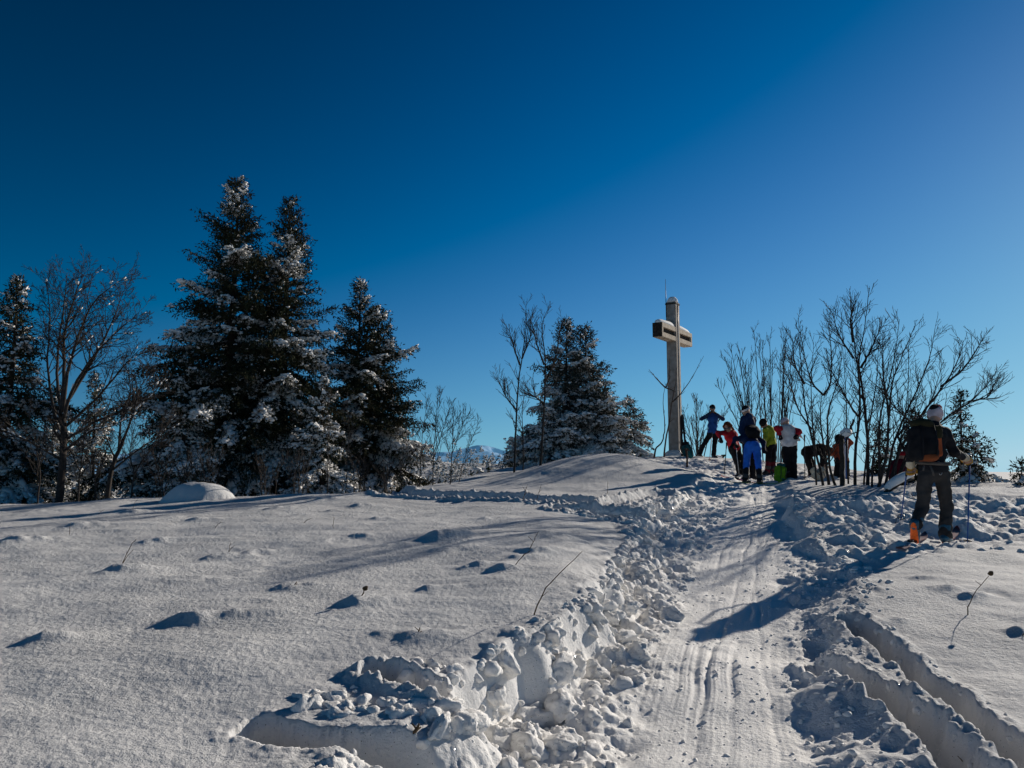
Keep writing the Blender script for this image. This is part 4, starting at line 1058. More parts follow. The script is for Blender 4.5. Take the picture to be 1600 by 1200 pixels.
def person(label, foot, Y, conv, J, wear, group='ski tourers resting on the summit', h=0.018, face=(0, 1, 0), seed=1):
    """J holds joints as photo positions (x, y, depth offset); they become metres about the feet"""
    fx, fy = conv(*foot)
    p0 = bearing(fx, fy, Y)
    base_ = np.array([p0[0], Y, gz(p0[0], Y)])
    def W(q):
        a, b = conv(q[0], q[1]); dy = q[2] if len(q) > 2 else 0.0
        p = bearing(a, b, Y + dy)
        return np.array([p[0] - p0[0], dy, p[2] - p0[2]])
    j = {k: W(v) for k, v in J.items()}
    root_loc = base_
    up = j['chest'] - j['pel']; rt = j['shR'] - j['shL']
    T = frame(up, rt)
    U, Rr, Fw = T[:, 2], T[:, 0], T[:, 1]
    f = np.array(face, float); f /= np.linalg.norm(f)
    hu = j['head'] - j['neck']; hu /= np.linalg.norm(hu)
    HF = frame(hu, np.cross(f, hu))
    # ---- body: one continuous figure
    b = [ell(j['head'] + HF @ np.array([0, 0, 0.02]), (0.076, 0.098, 0.108), HF), ell(j['head'] + HF @ np.array([0, 0.022, -0.055]), (0.058, 0.072, 0.062), HF),
         cap(j['head'] + HF @ np.array([0, 0.094, 0.01]), j['head'] + HF @ np.array([0, 0.112, -0.018]), 0.010, 0.013),
         ell(j['head'] + HF @ np.array([0.078, -0.005, -0.005]), (0.012, 0.020, 0.032), HF), ell(j['head'] + HF @ np.array([-0.078, -0.005, -0.005]), (0.012, 0.020, 0.032), HF),
         ell(j['head'] + HF @ np.array([0, 0.088, -0.058]), (0.024, 0.012, 0.008), HF),
         cap(j['neck'] - hu * 0.04, j['head'] - hu * 0.03, 0.056, 0.052),
         cap(j['pel'], j['chest'], 0.085, 0.085), cap(j['shL'], j['shR'], 0.04), cap(j['chest'], j['neck'], 0.08, 0.055)]
    for s in 'LR':
        b += [cap(j['sh' + s], j['el' + s], 0.046, 0.038), cap(j['el' + s], j['ha' + s], 0.037, 0.027),
              cap(j['hip' + s], j['kn' + s], 0.075, 0.052), cap(j['kn' + s], j['an' + s], 0.05, 0.036)]
        hand(b, j['ha' + s], j['el' + s], 1 if s == 'R' else -1, 0.9, grip=wear.get('grip', True))
    root = volume('person', b, SKIN, None, h * 0.8, 0.022)
    root.location = [float(c) for c in root_loc]
    tag(root, label, 'person', group)
    # ---- jacket
    jm = wear['jacket']; big = wear.get('bulk', 1.0)
    P = [ell((j['chest'] * 0.8 + j['neck'] * 0.2), (0.185 * big, 0.135 * big, 0.17), T), ell(j['pel'] * 0.45 + j['chest'] * 0.55, (0.165 * big, 0.128 * big, 0.17), T),
         ell(j['pel'] + U * 0.03, (0.175 * big, 0.14 * big, 0.13), T),
         cap(j['shL'], j['shR'], 0.068 * big), cap(j['chest'], j['neck'] + hu * 0.02, 0.10, 0.066)]
    sl = []
    for s in 'LR':
        wv = j['el' + s] * 0.08 + j['ha' + s] * 0.92
        a = [cap(j['sh' + s], j['el' + s], 0.070 * big, 0.058 * big), cap(j['el' + s], wv, 0.058 * big, 0.044 * big)]
        if wear.get('sleeve'): sl.append(a)
        else: P += a
    if wear.get('extra_jacket'): P += wear['extra_jacket'](j, T)
    volume('jacket', P, jm, root, h, 0.045, 0.022, 8.0, seed)
    for a in sl: volume('sleeve', a, wear['sleeve'], root, h, 0.04, 0.02, 9.0, seed + 2)
    # ---- trousers
    tm = wear['trousers']; lo_ = wear.get('gaiter')
    P = [ell(j['pel'] - U * 0.02, (0.168, 0.128, 0.12), T)]; gt = []
    for s in 'LR':
        hip, kn, an = j['hip' + s], j['kn' + s], j['an' + s]
        P.append(cap(hip, kn, 0.098, 0.074))
        if lo_: P.append(cap(kn, kn * 0.75 + an * 0.25, 0.074, 0.072)); gt.append([cap(kn * 0.72 + an * 0.28, an, 0.068, 0.072)])
        else: P.append(cap(kn, an + (kn - an) * 0.06, 0.073, 0.080))
    volume('trousers', P, tm, root, h, 0.035, 0.022, 9.0, seed + 4)
    for a in gt: volume('gaiter', a, lo_, root, h, 0.02, 0.012, 10, seed + 5)
    # ---- boots
    for s in 'LR':
        an = j['an' + s]; toe = j.get('to' + s)
        if toe is None:
            tv = np.array(wear.get('toe', (0, 1, 0)), float) * 0.19; toe = an + tv - np.array([0, 0, 0.06])
        fd = toe - an; fd /= np.linalg.norm(fd)
        heel = an - fd * 0.05 + np.array([0, 0, -0.035]) * (1 if abs(fd[2]) < 0.7 else 0)
        sh = j['kn' + s] - an; sh /= np.linalg.norm(sh)
        bo = volume('boot', [cap(an, an + sh * 0.13, 0.062, 0.072), cap(heel, toe, 0.052, 0.046), cap(an, toe * 0.6 + an * 0.4, 0.058, 0.045)], wear['boots'], root, h * 0.75, 0.02)
        if wear.get('sole'):
            sf = fd; nn = -sh + sf * sh.dot(sf); nn /= np.linalg.norm(nn)
            rr = np.cross(sf, nn); M = np.stack([rr, sf, nn], 1)
            c = (heel + toe) * 0.5 + nn * 0.048
            ln = np.linalg.norm(toe - heel) * 0.5
            volume('sole', [ell(c + sf * ln * 0.45, (0.050, ln * 0.75 + 0.02, 0.014), M), ell(c - sf * ln * 0.55, (0.040, ln * 0.6 + 0.02, 0.014), M)], wear['sole'], bo, h * 0.5, 0.03)
    # ---- gloves
    if wear.get('gloves'):
        for s in 'LR':
            g_ = []; e, w_ = j['el' + s], j['ha' + s]
            hand(g_, w_, e, 1 if s == 'R' else -1, 1.12, grip=wear.get('grip', True))
            d = (w_ - e) / np.linalg.norm(w_ - e)
            go = volume('glove', g_ + [cap(w_ - d * 0.02, w_ + d * 0.03, 0.036, 0.036)], wear['gloves'], root, h * 0.6, 0.010)
            if wear.get('cuff'): volume('cuff', [cap(w_ - d * 0.07, w_ - d * 0.015, 0.052, 0.054)], wear['cuff'], go, h * 0.7, 0.01, 0.01, 20)
    # ---- hat, hair, goggles
    if wear.get('hat'):
        hc = j['head'] + HF @ np.array([0, -0.008, 0.045])
        cutp = j['head'] + HF @ np.array([0, 0, wear.get('hat_low', 0.015)])
        ho = volume('hat', [ell(hc, (0.096, 0.114, 0.105), HF)] + ([cap(hc + HF[:, 2] * 0.10, hc + HF[:, 2] * 0.125, 0.03)] if wear.get('bobble') else []), wear['hat'], root, h * 0.6, 0.02, 0.004, 25, seed,
                    cut=lambda G: -((G - root_zero - cutp) @ (HF[:, 2] + 0.25 * HF[:, 1])))
        if wear.get('band'):
            bc = j['head'] + HF @ np.array([0, -0.004, 0.045])
            volume('headband', [ell(bc, (0.101, 0.119, 0.095), HF)], wear['band'], ho, h * 0.6, 0.01, cut=lambda G: np.abs((G - bc) @ (HF[:, 2] + 0.2 * HF[:, 1])) - 0.026)
    if wear.get('hair'):
        volume('hair', [ell(j['head'] + HF @ np.array([0, -0.022, 0.045]), (0.100, 0.104, 0.098), HF), cap(j['head'] + HF @ np.array([0.085, 0.0, 0.03]), j['head'] + HF @ np.array([0.095, 0.0, -0.15]), 0.04, 0.03), cap(j['head'] + HF @ np.array([-0.085, -0.02, 0.03]), j['head'] + HF @ np.array([-0.10, -0.02, -0.12]), 0.035, 0.025), cap(j['head'] + HF @ np.array([0, -0.07, 0]), j['head'] + HF @ np.array([0.02, -0.10, -0.13]), 0.06, 0.035)], wear['hair'], root, h * 0.7, 0.03, 0.02, 30, seed)
    if wear.get('goggles'):
        gc = j['head'] + HF @ np.array([0, 0.078, 0.022])
        volume('goggles', [rbox(gc, (0.055, 0.012, 0.018), 0.014, HF)], GOGGLE, root, h * 0.5, 0.01)
    return root, j, root_loc, T, HF
root_zero = np.zeros(3)

def c1(x, y): return 1060 + x / 5.3333, 580 + y / 5.3333
def c2(x, y): return 1340 + x / 4.2857, 600 + y / 4.2857

CL = lambda n, c, v=0.25, b=0.25: mat(n, c, 0.85, v, 7, b, 90, 0.15)
NAVY = CL('navy_fabric', (0.012, 0.028, 0.075)); BLUE = CL('blue_fabric', (0.018, 0.075, 0.27)); BRIGHT = CL('bright_blue_fabric', (0.02, 0.13, 0.55))
BLACKF = CL('black_fabric', (0.012, 0.012, 0.014)); REDF = CL('red_fabric', (0.45, 0.018, 0.03)); LIME = CL('lime_fabric', (0.30, 0.36, 0.03))
WHITEF = CL('white_fabric', (0.70, 0.67, 0.66)); RUST = CL('rust_fabric', (0.33, 0.06, 0.025)); MAROON = CL('maroon_fabric', (0.10, 0.008, 0.018))
GREYF = CL('charcoal_fabric', (0.038, 0.036, 0.036)); DARKJ = CL('dark_jacket_fabric', (0.016, 0.016, 0.019)); BEIGE = CL('beige_knit', (0.50, 0.42, 0.34))
PINKW = CL('pale_pink_knit', (0.62, 0.50, 0.52)); TEAL = mat('teal_plastic', (0.01, 0.07, 0.12), 0.4, 0.3, 20, spec=0.5); ORANGE = mat('orange_rubber', (0.75, 0.12, 0.015), 0.6, 0.2, 30, 0.3, 60)
BROWNH = CL('brown_hair', (0.16, 0.05, 0.02)); MUST = CL('mustard_leather', (0.48, 0.24, 0.03)); CREAM = CL('cream_fleece', (0.62, 0.52, 0.38)); BOOTB = mat('black_boot', (0.015, 0.015, 0.018), 0.45, 0.3, 15, spec=0.5)
GREENB = CL('green_nylon', (0.11, 0.27, 0.015)); TEALB = CL('teal_nylon', (0.01, 0.09, 0.10)); OLIVE = CL('olive_nylon', (0.030, 0.028, 0.014)); STRAP = CL('grey_webbing', (0.10, 0.088, 0.08)); ORF = CL('orange_fabric', (0.36, 0.085, 0.03))
SKIRED = mat('dark_red_ski_topsheet', (0.22, 0.035, 0.018), 0.4, 0.3, 14, spec=0.4, color2=(0.04, 0.02, 0.02)); ORBR = CL('rusty_brown_fabric', (0.20, 0.055, 0.020))
STEEL = mat('grey_metal', (0.35, 0.36, 0.38), 0.35, 0.1, 20, metal=0.9); REDP = mat('red_lacquer', (0.60, 0.05, 0.02), 0.35, 0.1, 20, spec=0.5); BLKP = mat('black_plastic', (0.012, 0.012, 0.013), 0.4, 0.2, 20, spec=0.4)
BLUEP = mat('blue_lacquer', (0.02, 0.09, 0.32), 0.35, 0.1, 20, spec=0.5); WHP = mat('white_lacquer', (0.7, 0.7, 0.72), 0.35, 0.05, 20, spec=0.5); GRNP = mat('green_lacquer', (0.10, 0.22, 0.06), 0.4, 0.1, 20, spec=0.5)

# ---- the skier by the cross, photographing
GP = 'ski tourers resting on the summit'
pA = person('person in blue jacket beside the cross, arms raised to the face, legs wide apart', (240, 716), 24.0, c1,
    dict(head=(285, 318), neck=(286, 352), chest=(285, 410), pel=(285, 515), shL=(246, 374), shR=(328, 374), elL=(192, 402, -.12), elR=(372, 402, -.12), haL=(262, 352, -.20), haR=(306, 352, -.20),
         hipL=(262, 535), hipR=(312, 535), knL=(205, 625, -.05), knR=(300, 630, -.05), anL=(175, 703), anR=(294, 706)),
    dict(jacket=BLUE, sleeve=NAVY, trousers=BLACKF, boots=BOOTB, hat=BLACKF, goggles=True, gloves=BLACKF, grip=False, toe=(0.2, -1, 0)), face=(0, -1, 0), h=0.02, seed=3)
# ---- red jacket, bending
pB = person('person in red jacket with long brown hair and goggles, bending forward to the left', (520, 850), 18.6, c1,
    dict(head=(412, 452, -.15), neck=(430, 490, -.08), chest=(435, 525), pel=(468, 628, .1), shL=(385, 500, -.1), shR=(468, 520, .05), elL=(330, 498, -.2), elR=(470, 590, -.25), haL=(350, 545, -.3), haR=(478, 600, -.4),
         hipL=(450, 640, .05), hipR=(488, 640, .15), knL=(490, 740, 0), knR=(525, 745, .1), anL=(512, 840, 0.05), anR=(552, 838, .15)),
    dict(jacket=REDF, trousers=BLACKF, boots=BOOTB, hair=BROWNH, goggles=True, gloves=BLACKF, toe=(-0.7, -0.7, 0)), face=(-0.6, -0.8, -0.15), seed=5)
# ---- standing tall, navy jacket
pC = person('tall standing person in navy hooded jacket, black hat with white band, looking left', (600, 850), 17.9, c1,
    dict(head=(563, 282), neck=(575, 318), chest=(578, 385), pel=(578, 515), shL=(540, 345, -.15), shR=(618, 348, .12), elL=(520, 440, -.2), elR=(625, 450, .12), haL=(545, 505, -.32), haR=(600, 520, -.1),
         hipL=(560, 530), hipR=(602, 530), knL=(560, 680, -.05), knR=(612, 685, 0), anL=(562, 835, .0), anR=(620, 838, 0.05)),
    dict(jacket=NAVY, trousers=BLACKF, boots=BOOTB, hat=BLACKF, band=WHITEF, gloves=BLACKF, bulk=1.08, toe=(-0.8, -0.3, 0), extra_jacket=lambda j, T: [ell(j['neck'] + T @ np.array([0, -0.06, 0.0]), (0.12, 0.09, 0.07), T)]), face=(-0.95, -0.3, -0.05), seed=7)
# ---- bright blue trousers, bent over with a black pack
pD = person('person bending far forward seen from behind, bright blue trousers with black lower legs', (615, 872), 17.0, c1,
    dict(head=(540, 515, .75), neck=(560, 505, .62), chest=(590, 505, .42), pel=(614, 560, 0), shL=(525, 505, .50), shR=(650, 490, .52), elL=(470, 510, .40), elR=(705, 540, .35), haL=(450, 560, .30), haR=(712, 592, .18),
         hipL=(578, 590, 0), hipR=(652, 590, 0), knL=(566, 715, .03), knR=(664, 718, .03), anL=(556, 858, -.03), anR=(676, 862, -.03)),
    dict(jacket=NAVY, trousers=BRIGHT, gaiter=BLACKF, boots=BOOTB, gloves=BLACKF, hat=BLACKF, toe=(0.05, 1, 0)), face=(0, 0.8, -0.6), seed=9)
# ---- lime jacket
pE = person('person in lime green jacket with black hat, head bowed to the left', (775, 835), 18.8, c1,
    dict(head=(712, 418, -.08), neck=(735, 448, -.02), chest=(755, 490), pel=(770, 580), shL=(725, 470, -.16), shR=(788, 470, .14), elL=(722, 540, -.28), elR=(775, 550, -.1), haL=(712, 600, -.32), haR=(728, 606, -.2),
         hipL=(752, 595, -.05), hipR=(788, 595, .06), knL=(752, 700, -.1), knR=(790, 705, 0), anL=(742, 815, -.05), anR=(788, 820, .05)),
    dict(jacket=LIME, trousers=BLACKF, gaiter=MAROON, boots=BOOTB, hat=BLACKF, gloves=BLACKF, toe=(-0.8, -0.4, 0)), face=(-0.85, -0.35, -0.5), seed=11)
# ---- white and red jacket
pF = person('person pulling on a white jacket with red sleeves, black trousers', (935, 862), 17.4, c1,
    dict(head=(890, 388, .05), neck=(900, 415, .03), chest=(905, 460), pel=(925, 560), shL=(860, 432), shR=(958, 440), elL=(818, 425, -.12), elR=(1005, 452, -.10), haL=(842, 480, -.15), haR=(985, 480, -.15),
         hipL=(900, 575), hipR=(955, 575), knL=(905, 700), knR=(958, 705), anL=(912, 838), anR=(962, 842)),
    dict(jacket=WHITEF, sleeve=REDF, trousers=BLACKF, boots=BOOTB, hat=PINKW, gloves=BLACKF, bulk=1.12, toe=(0.1, 1, 0),
         extra_jacket=lambda j, T: [cap(j['chest'] + np.array([-.16, -.05, .02]), j['pel'] + np.array([-.22, -.06, .06]), 0.04, 0.02), cap(j['chest'] + np.array([.2, -.05, .0]), j['pel'] + np.array([.34, -.06, .09]), 0.05, 0.018),
                                    cap(j['chest'] + np.array([.1, -.09, -.05]), j['pel'] + np.array([.2, -.10, .09]), 0.07, 0.03)]), face=(0, 1, -0.3), seed=13)
# ---- black-clad, bent to the right
pG = person('person all in black bending over to the right behind the bare stems', (1110, 872), 18.6, c1,
    dict(head=(1262, 668, -.15), neck=(1225, 655, -.1), chest=(1175, 640), pel=(1070, 668), shL=(1195, 660, -.2), shR=(1200, 632, .15), elL=(1205, 735, -.25), elR=(1215, 720, .1), haL=(1195, 780, -.25), haR=(1222, 770, .0),
         hipL=(1068, 690, -.1), hipR=(1078, 690, .1), knL=(1092, 775, -.1), knR=(1120, 775, .12), anL=(1110, 862, -.08), anR=(1135, 860, .12)),
    dict(jacket=BLACKF, trousers=BLACKF, boots=BOOTB, gloves=BEIGE, hair=BROWNH, bulk=1.15, toe=(0.9, -0.2, 0)), face=(0.5, -0.3, -0.8), seed=15)
# ---- rust jacket holding skis
pH = person('person in rust jacket holding an upright blue and white ski behind the snow-capped stub', (1365, 870), 17.8, c1,
    dict(head=(1345, 545), neck=(1352, 580), chest=(1355, 625), pel=(1360, 720), shL=(1318, 605), shR=(1396, 605), elL=(1302, 665, -.1), elR=(1434, 570, -.1), haL=(1318, 700, -.22), haR=(1402, 530, -.22),
         hipL=(1338, 735), hipR=(1388, 735), knL=(1325, 790), knR=(1398, 800), anL=(1318, 852), anR=(1405, 860)),
    dict(jacket=RUST, trousers=BLACKF, boots=BOOTB, hair=BLACKF, gloves=BLACKF, toe=(0, -1, 0)), face=(0.4, -0.9, 0), seed=17)
# ---- crouching, maroon
pI = person('person in maroon jacket crouching beyond the leaning log, mostly hidden by the climbing skier', (300, 640), 15.6, c2,
    dict(head=(300, 455, .1), neck=(290, 490, .1), chest=(275, 520), pel=(262, 600), shL=(232, 515), shR=(312, 515), elL=(228, 570, .1), elR=(335, 560, .1), haL=(250, 600, .25), haR=(320, 600, .25),
         hipL=(245, 605), hipR=(285, 605), knL=(250, 580, .38), knR=(310, 580, .38), anL=(252, 640, .15), anR=(305, 640, .15)),
    dict(jacket=MAROON, trousers=BLACKF, boots=BOOTB, hat=REDF, gloves=BLACKF, toe=(0, 1, 0)), face=(0, 1, -0.2), seed=19)
# ---- the climbing skier
HEAD = np.array([0.62, 0.785, 0.0])
SK_Y = 9.4
pS = person('person climbing on skis seen from behind, big dark backpack and pale pink hat', (585, 1062), SK_Y, c2,
    dict(head=(515, 200, .08), neck=(508, 258, .05), chest=(495, 335, .03), pel=(508, 555), shL=(418, 300, .03), shR=(588, 312, .05), elL=(352, 415, .0), elR=(645, 435, .02), haL=(352, 530, .16), haR=(722, 476, .22),
         hipL=(455, 590, -.02), hipR=(565, 590, .02), knL=(432, 800, .06), knR=(592, 800, .10), anL=(383, 930, -.10), anR=(585, 1002, .02),
         toL=(388, 1042, .02), toR=(612, 1032, .16)),
    dict(jacket=DARKJ, trousers=GREYF, boots=TEAL, sole=ORANGE, hat=PINKW, hat_low=-0.045, gloves=MUST, cuff=CREAM, bulk=1.04), group='', face=(0.45, 0.88, 0.05), h=0.0125, seed=21)
for k in ('group',):
    if k in pS[0]: del pS[0][k]
# dark crown patch on the hat
rt, j, loc, T, HF = pS
hat = [o for o in rt.children if o.name.startswith('hat')][0]
volume('hat_patch', [ell(j['head'] + HF @ np.array([-0.02, -0.055, 0.085]), (0.060, 0.070, 0.062), HF)], BLACKF, hat, 0.008, 0.01)

volume('hat_top', [ell(j['head'] + HF @ np.array([0.01, -0.01, 0.135]), (0.062, 0.070, 0.035), HF)], CL('dusty_red_knit', (0.34, 0.08, 0.09)), hat, 0.008, 0.01)

# ------------------------------------------------------------------ gear
def ski_pole(label, top, tip, m, group='ski poles', grip_m=None, basket=True, strap=False, r=0.009):
    top = np.array(top, float); tip = np.array(tip, float)
    root = empty('ski_pole', tip); tag(root, label, 'ski pole', group)
    a = top - tip; L_ = np.linalg.norm(a); d = a / L_
    mb = MB(); mb.tube([np.zeros(3) - d * 0.02, d * 0.05, d * L_ * 0.5, d * (L_ - 0.10)], [0.004, r * 0.8, r, r], 8); mb.build('shaft', m, root)
    volume('grip', [cap(d * (L_ - 0.12), d * L_, 0.014, 0.018), ell(d * (L_ + 0.005), (0.022, 0.022, 0.016))], grip_m or BLKP, root, 0.007, 0.01)
    if basket:
        mb = MB(); c = d * 0.07
        x = np.cross(d, [1, 0, 0.1]); x /= np.linalg.norm(x); y = np.cross(d, x)
        th = np.linspace(0, 2 * np.pi, 19); ring = c + 0.045 * (np.cos(th)[:, None] * x + np.sin(th)[:, None] * y)
        mb.tube(ring, 0.005, 6, cap=False)
        for k in range(4): mb.tube([c, c + 0.045 * (math.cos(k * 1.571) * x + math.sin(k * 1.571) * y)], 0.005, 5)
        mb.build('basket', BLKP, root)
    return root

def ski(label, a, b, up, m, group=None, width=0.085, binding=True, base_m=None, name='ski'):
    """a tail, b tip; curved shovel, waist, binding"""
    a = np.array(a, float); b = np.array(b, float); up = np.array(up, float)
    d = b - a; L_ = np.linalg.norm(d); d /= L_; up = up - d * up.dot(d); up /= np.linalg.norm(up); s = np.cross(d, up)
    root = empty(name, a); tag(root, label, 'ski', group)
    n = 26; t = np.linspace(0, 1, n)
    w = width * 0.5 * (1 - 0.24 * np.exp(-((t - 0.45) / 0.28) ** 2)) * np.clip(np.minimum(t / 0.02 + 0.5, (1 - t) / 0.07 + 0.06), 0, 1) ** 0.6
    lift = 0.06 * np.clip((t - 0.86) / 0.14, 0, 1) ** 2 + 0.02 * np.clip((0.06 - t) / 0.06, 0, 1) ** 2
    C = d[None] * (t * L_)[:, None] + up[None] * lift[:, None]
    th = 0.011
    V = np.concatenate([C - s * w[:, None], C + s * w[:, None], C + s * w[:, None] * 0.92 + up * th, C - s * w[:, None] * 0.92 + up * th])
    i = np.arange(n - 1); Q = []
    for k in range(4):
        k2 = (k + 1) % 4; Q.append(np.stack([k * n + i, k2 * n + i, k2 * n + i + 1, k * n + i + 1], -1))
    Q.append(np.array([[0, 3 * n, 2 * n, n], [n - 1, 2 * n - 1, 3 * n - 1, 4 * n - 1]]))
    mb = MB(); mb.add(V, quads=np.vstack(Q)); mb.build('ski_body', m, root, smooth=False)
    if binding:
        M = np.stack([s, d, up], 1); c = d * (L_ * 0.5) + up * 0.03
        volume('toe_piece', [rbox(c + d * 0.10, (0.028, 0.035, 0.012), 0.006, M)], BLKP, root, 0.008, 0.006)
        volume('heel_piece', [rbox(c - d * 0.16, (0.026, 0.04, 0.018), 0.006, M)], BLKP, root, 0.008, 0.006)
    return root

def at_ground(px, py):
    x, y = ground_hit(px, py); return np.array([x, y, gz(x, y)])

# climbing skier: poles, skis, rucksack
wR = loc + j['haR'] + np.array([0.09, 0.05, 0.02]); wL = loc + j['haL'] + np.array([-0.01, 0.07, -0.05])
tipR = np.array([gx(1511, SK_Y + 0.02, 846), SK_Y + 0.02, 0]); tipR[2] = gz(tipR[0], tipR[1])
tipL = at_ground(1408, 815)
ski_pole('blue ski pole planted to the right of the climbing skier', wR, tipR, BLUEP, 'ski poles of the climbing skier')
ski_pole('ski pole slanting down on the left side of the climbing skier', wL, tipL, BLUEP, 'ski poles of the climbing skier')
toeL = loc + j['toL']; toeR = loc + j['toR']
def glz(p, dz): return np.array([p[0], p[1], gz(p[0], p[1]) + dz])
tl = toeL + HEAD * 0.02
ski('ski under the lifted left boot with its orange tail showing on the snow', glz(tl - HEAD * 1.02, 0.02), glz(tl + HEAD * 0.66, -0.03), (0, 0, 1), SKIRED, 'skis of the climbing skier', 0.10)
tr = toeR
ski('ski under the right boot of the climbing skier, half buried', glz(tr - HEAD * 0.80, -0.03), glz(tr + HEAD * 0.75, -0.05), (0, 0, 1), SKIRED, 'skis of the climbing skier', 0.10)

def backpack(label, loc, M, size, mats, group=None, lid=True, stripe=None, straps=True, belt=None, h=0.016, seed=1):
    """size = half width, half depth, half height; M columns right, forward, up; pack lies behind the wearer"""
    root = empty('backpack', loc); tag(root, label, 'backpack', group)
    a, d, c = size; w = lambda x, y, z: M @ np.array([x, y, z])
    volume('main_bag', [ell(w(0, 0, c * 0.28), (a * 0.92, d, c * 0.80), M), ell(w(0, -d * 0.18, -c * 0.30), (a, d * 1.1, c * 0.72), M), rbox(w(0, 0, -c * 0.1), (a * 0.55, d * 0.5, c * 0.62), 0.05, M)], mats[0], root, h, 0.05, 0.02, 9, seed)
    if lid: volume('lid', [ell(w(0, -0.015, c * 0.90), (a * 0.86, d * 0.92, c * 0.30), M)], mats[1], root, h, 0.03, 0.016, 10, seed + 1)
    if stripe is not None: volume('lower_pocket', [ell(w(a * 0.10, -d * 0.28, -c * 0.74), (a * 0.88, d * 0.98, c * 0.27), M)], stripe, root, h, 0.02, 0.014, 10, seed + 2)
    if straps:
        for sg in (-1, 1):
            P = [w(sg * a * 0.55, d * 0.9, c * 0.75), w(sg * a * 0.6, d * 1.35, c * 0.85), w(sg * a * 0.75, d * 2.4, c * 0.4), w(sg * a * 0.7, d * 1.5, -c * 0.4)]
            mb = MB(); mb.tube(P, 0.016, 8); mb.build('shoulder_strap', mats[2], root)
        for sg in (-1, 1):
            mb = MB(); mb.tube([w(sg * a * 0.5, -d * 0.9, c * 0.8), w(sg * a * 0.55, -d * 1.28, -0.05 * c), w(sg * a * 0.5, -d * 1.05, -c * 0.8)], 0.008, 6); mb.build('compression_strap', mats[2], root)
    if belt is not None:
        bc, bm_ = belt
        th = np.linspace(0, 2 * np.pi, 33); ring = np.array([bc + M @ np.array([0.182 * math.cos(q), 0.152 * math.sin(q), 0.015 * math.sin(q)]) for q in th])
        mb = MB(); mb.tube(ring, 0.022, 8, cap=False); mb.build('hip_belt', bm_, root)
    return root
Mp = T
pc = loc + (c2(430, 370)[0] * 0) + np.array([0, 0, 0]) + (bearing(*c2(432, 368), SK_Y - 0.17) - bearing(*c2(585, 1062), SK_Y) - np.array([0, 0, 0]))
bp = backpack('large dark olive backpack with an orange lower pocket on the climbing skier', pc, Mp, (0.170, 0.13, 0.25), (BLACKF, OLIVE, DARKJ), stripe=ORBR, belt=(loc + j['pel'] + T[:, 2] * 0.085 - pc, STRAP), h=0.0125)
w = lambda x, y, z: Mp @ np.array([x, y, z])
volume('side_pocket', [rbox(w(0.19, 0.02, -0.05), (0.02, 0.05, 0.10), 0.025, Mp)], ORF, bp, 0.012, 0.02, 0.01, 12)
volume('bottle_pocket', [rbox(w(0.17, -0.02, 0.13), (0.03, 0.04, 0.05), 0.03, Mp)], OLIVE, bp, 0.012, 0.02, 0.012, 12)
mb = MB()
for k, (x, z) in enumerate(((0.235, -0.27), (0.225, -0.31), (0.25, -0.35))):
    th = np.linspace(0, 2 * np.pi, 15); mb.tube(np.array([w(x + 0.022 * math.cos(q), 0.06, z + 0.045 * math.sin(q)) for q in th]), 0.005, 6, cap=False)
mb.build('carabiners', STEEL, bp)
mb = MB(); mb.tube([w(0.02, -0.1, -0.30), w(0.035, -0.12, -0.37), w(0.05, -0.11, -0.42)], 0.011, 6); mb.tube([w(-0.06, -0.1, -0.30), w(-0.08, -0.11, -0.36)], 0.011, 6); mb.build('belt_ends', STRAP, bp)

# summit gear
def rel(px, py, Y, dz=None):
    p = bearing(px, py, Y)
    if dz is not None: p[2] = gz(p[0], p[1]) + dz
    return p
rD, jD, lD, TD_, HD = pD
Mb = np.stack([TD_[:, 0], TD_[:, 1], TD_[:, 2]], 1)
backpack('bulging black backpack on the bent person with bright blue trousers', lD + jD['chest'] * 0.75 + jD['pel'] * 0.25 - TD_[:, 1] * 0.20 + TD_[:, 0] * 0.06, Mb, (0.16, 0.11, 0.22), (BLACKF, BLACKF, BLACKF), h=0.018, straps=False)
GQ = 'ski poles stuck in the snow among the people'
ski_pole('orange-red ski pole standing before the photographing person', rel(*c1(280, 515), 22.2), rel(*c1(260, 800), 22.0, 0), REDP, GQ, grip_m=BLKP, r=0.011)
ski_pole('black ski pole under the left hand of the red-jacketed person', rel(*c1(402, 600), 18.2), rel(*c1(380, 852), 18.2, 0), BLKP, GQ, r=0.011)
ski_pole('pale grey ski pole under the right hand of the red-jacketed person', rel(*c1(472, 572), 18.1), rel(*c1(508, 850), 18.1, 0), STEEL, GQ, r=0.010)
ski_pole('black ski pole standing alone between the white and the black-clad person', rel(*c1(1050, 540), 17.2), rel(*c1(1052, 850), 17.2, 0), BLKP, GQ, r=0.011)
ski_pole('dark ski pole behind the green bag, left one of two', rel(*c1(822, 525), 18.0), rel(*c1(818, 800), 18.0, 0), BLKP, GQ, r=0.009)
ski_pole('dark ski pole behind the green bag, right one of two', rel(*c1(850, 540), 18.0), rel(*c1(848, 800), 18.0, 0), STEEL, GQ, r=0.009)
a = rel(*c1(355, 838), 17.6, 0.03); b_ = rel(*c1(540, 838), 17.3, 0.04)
ski('red ski lying on the snow left of the blue trousers', a, b_ + (b_ - a) * 1.0, (0, 0, 1), REDP, 'skis lying on the summit snow', 0.10)
a = rel(*c1(420, 862), 16.6, 0.03); b_ = rel(*c1(860, 862), 16.7, 0.03)
ski('long green ski lying in front of the blue-trousered person', a, b_, (0, 0, 1), GRNP, 'skis lying on the summit snow', 0.10)
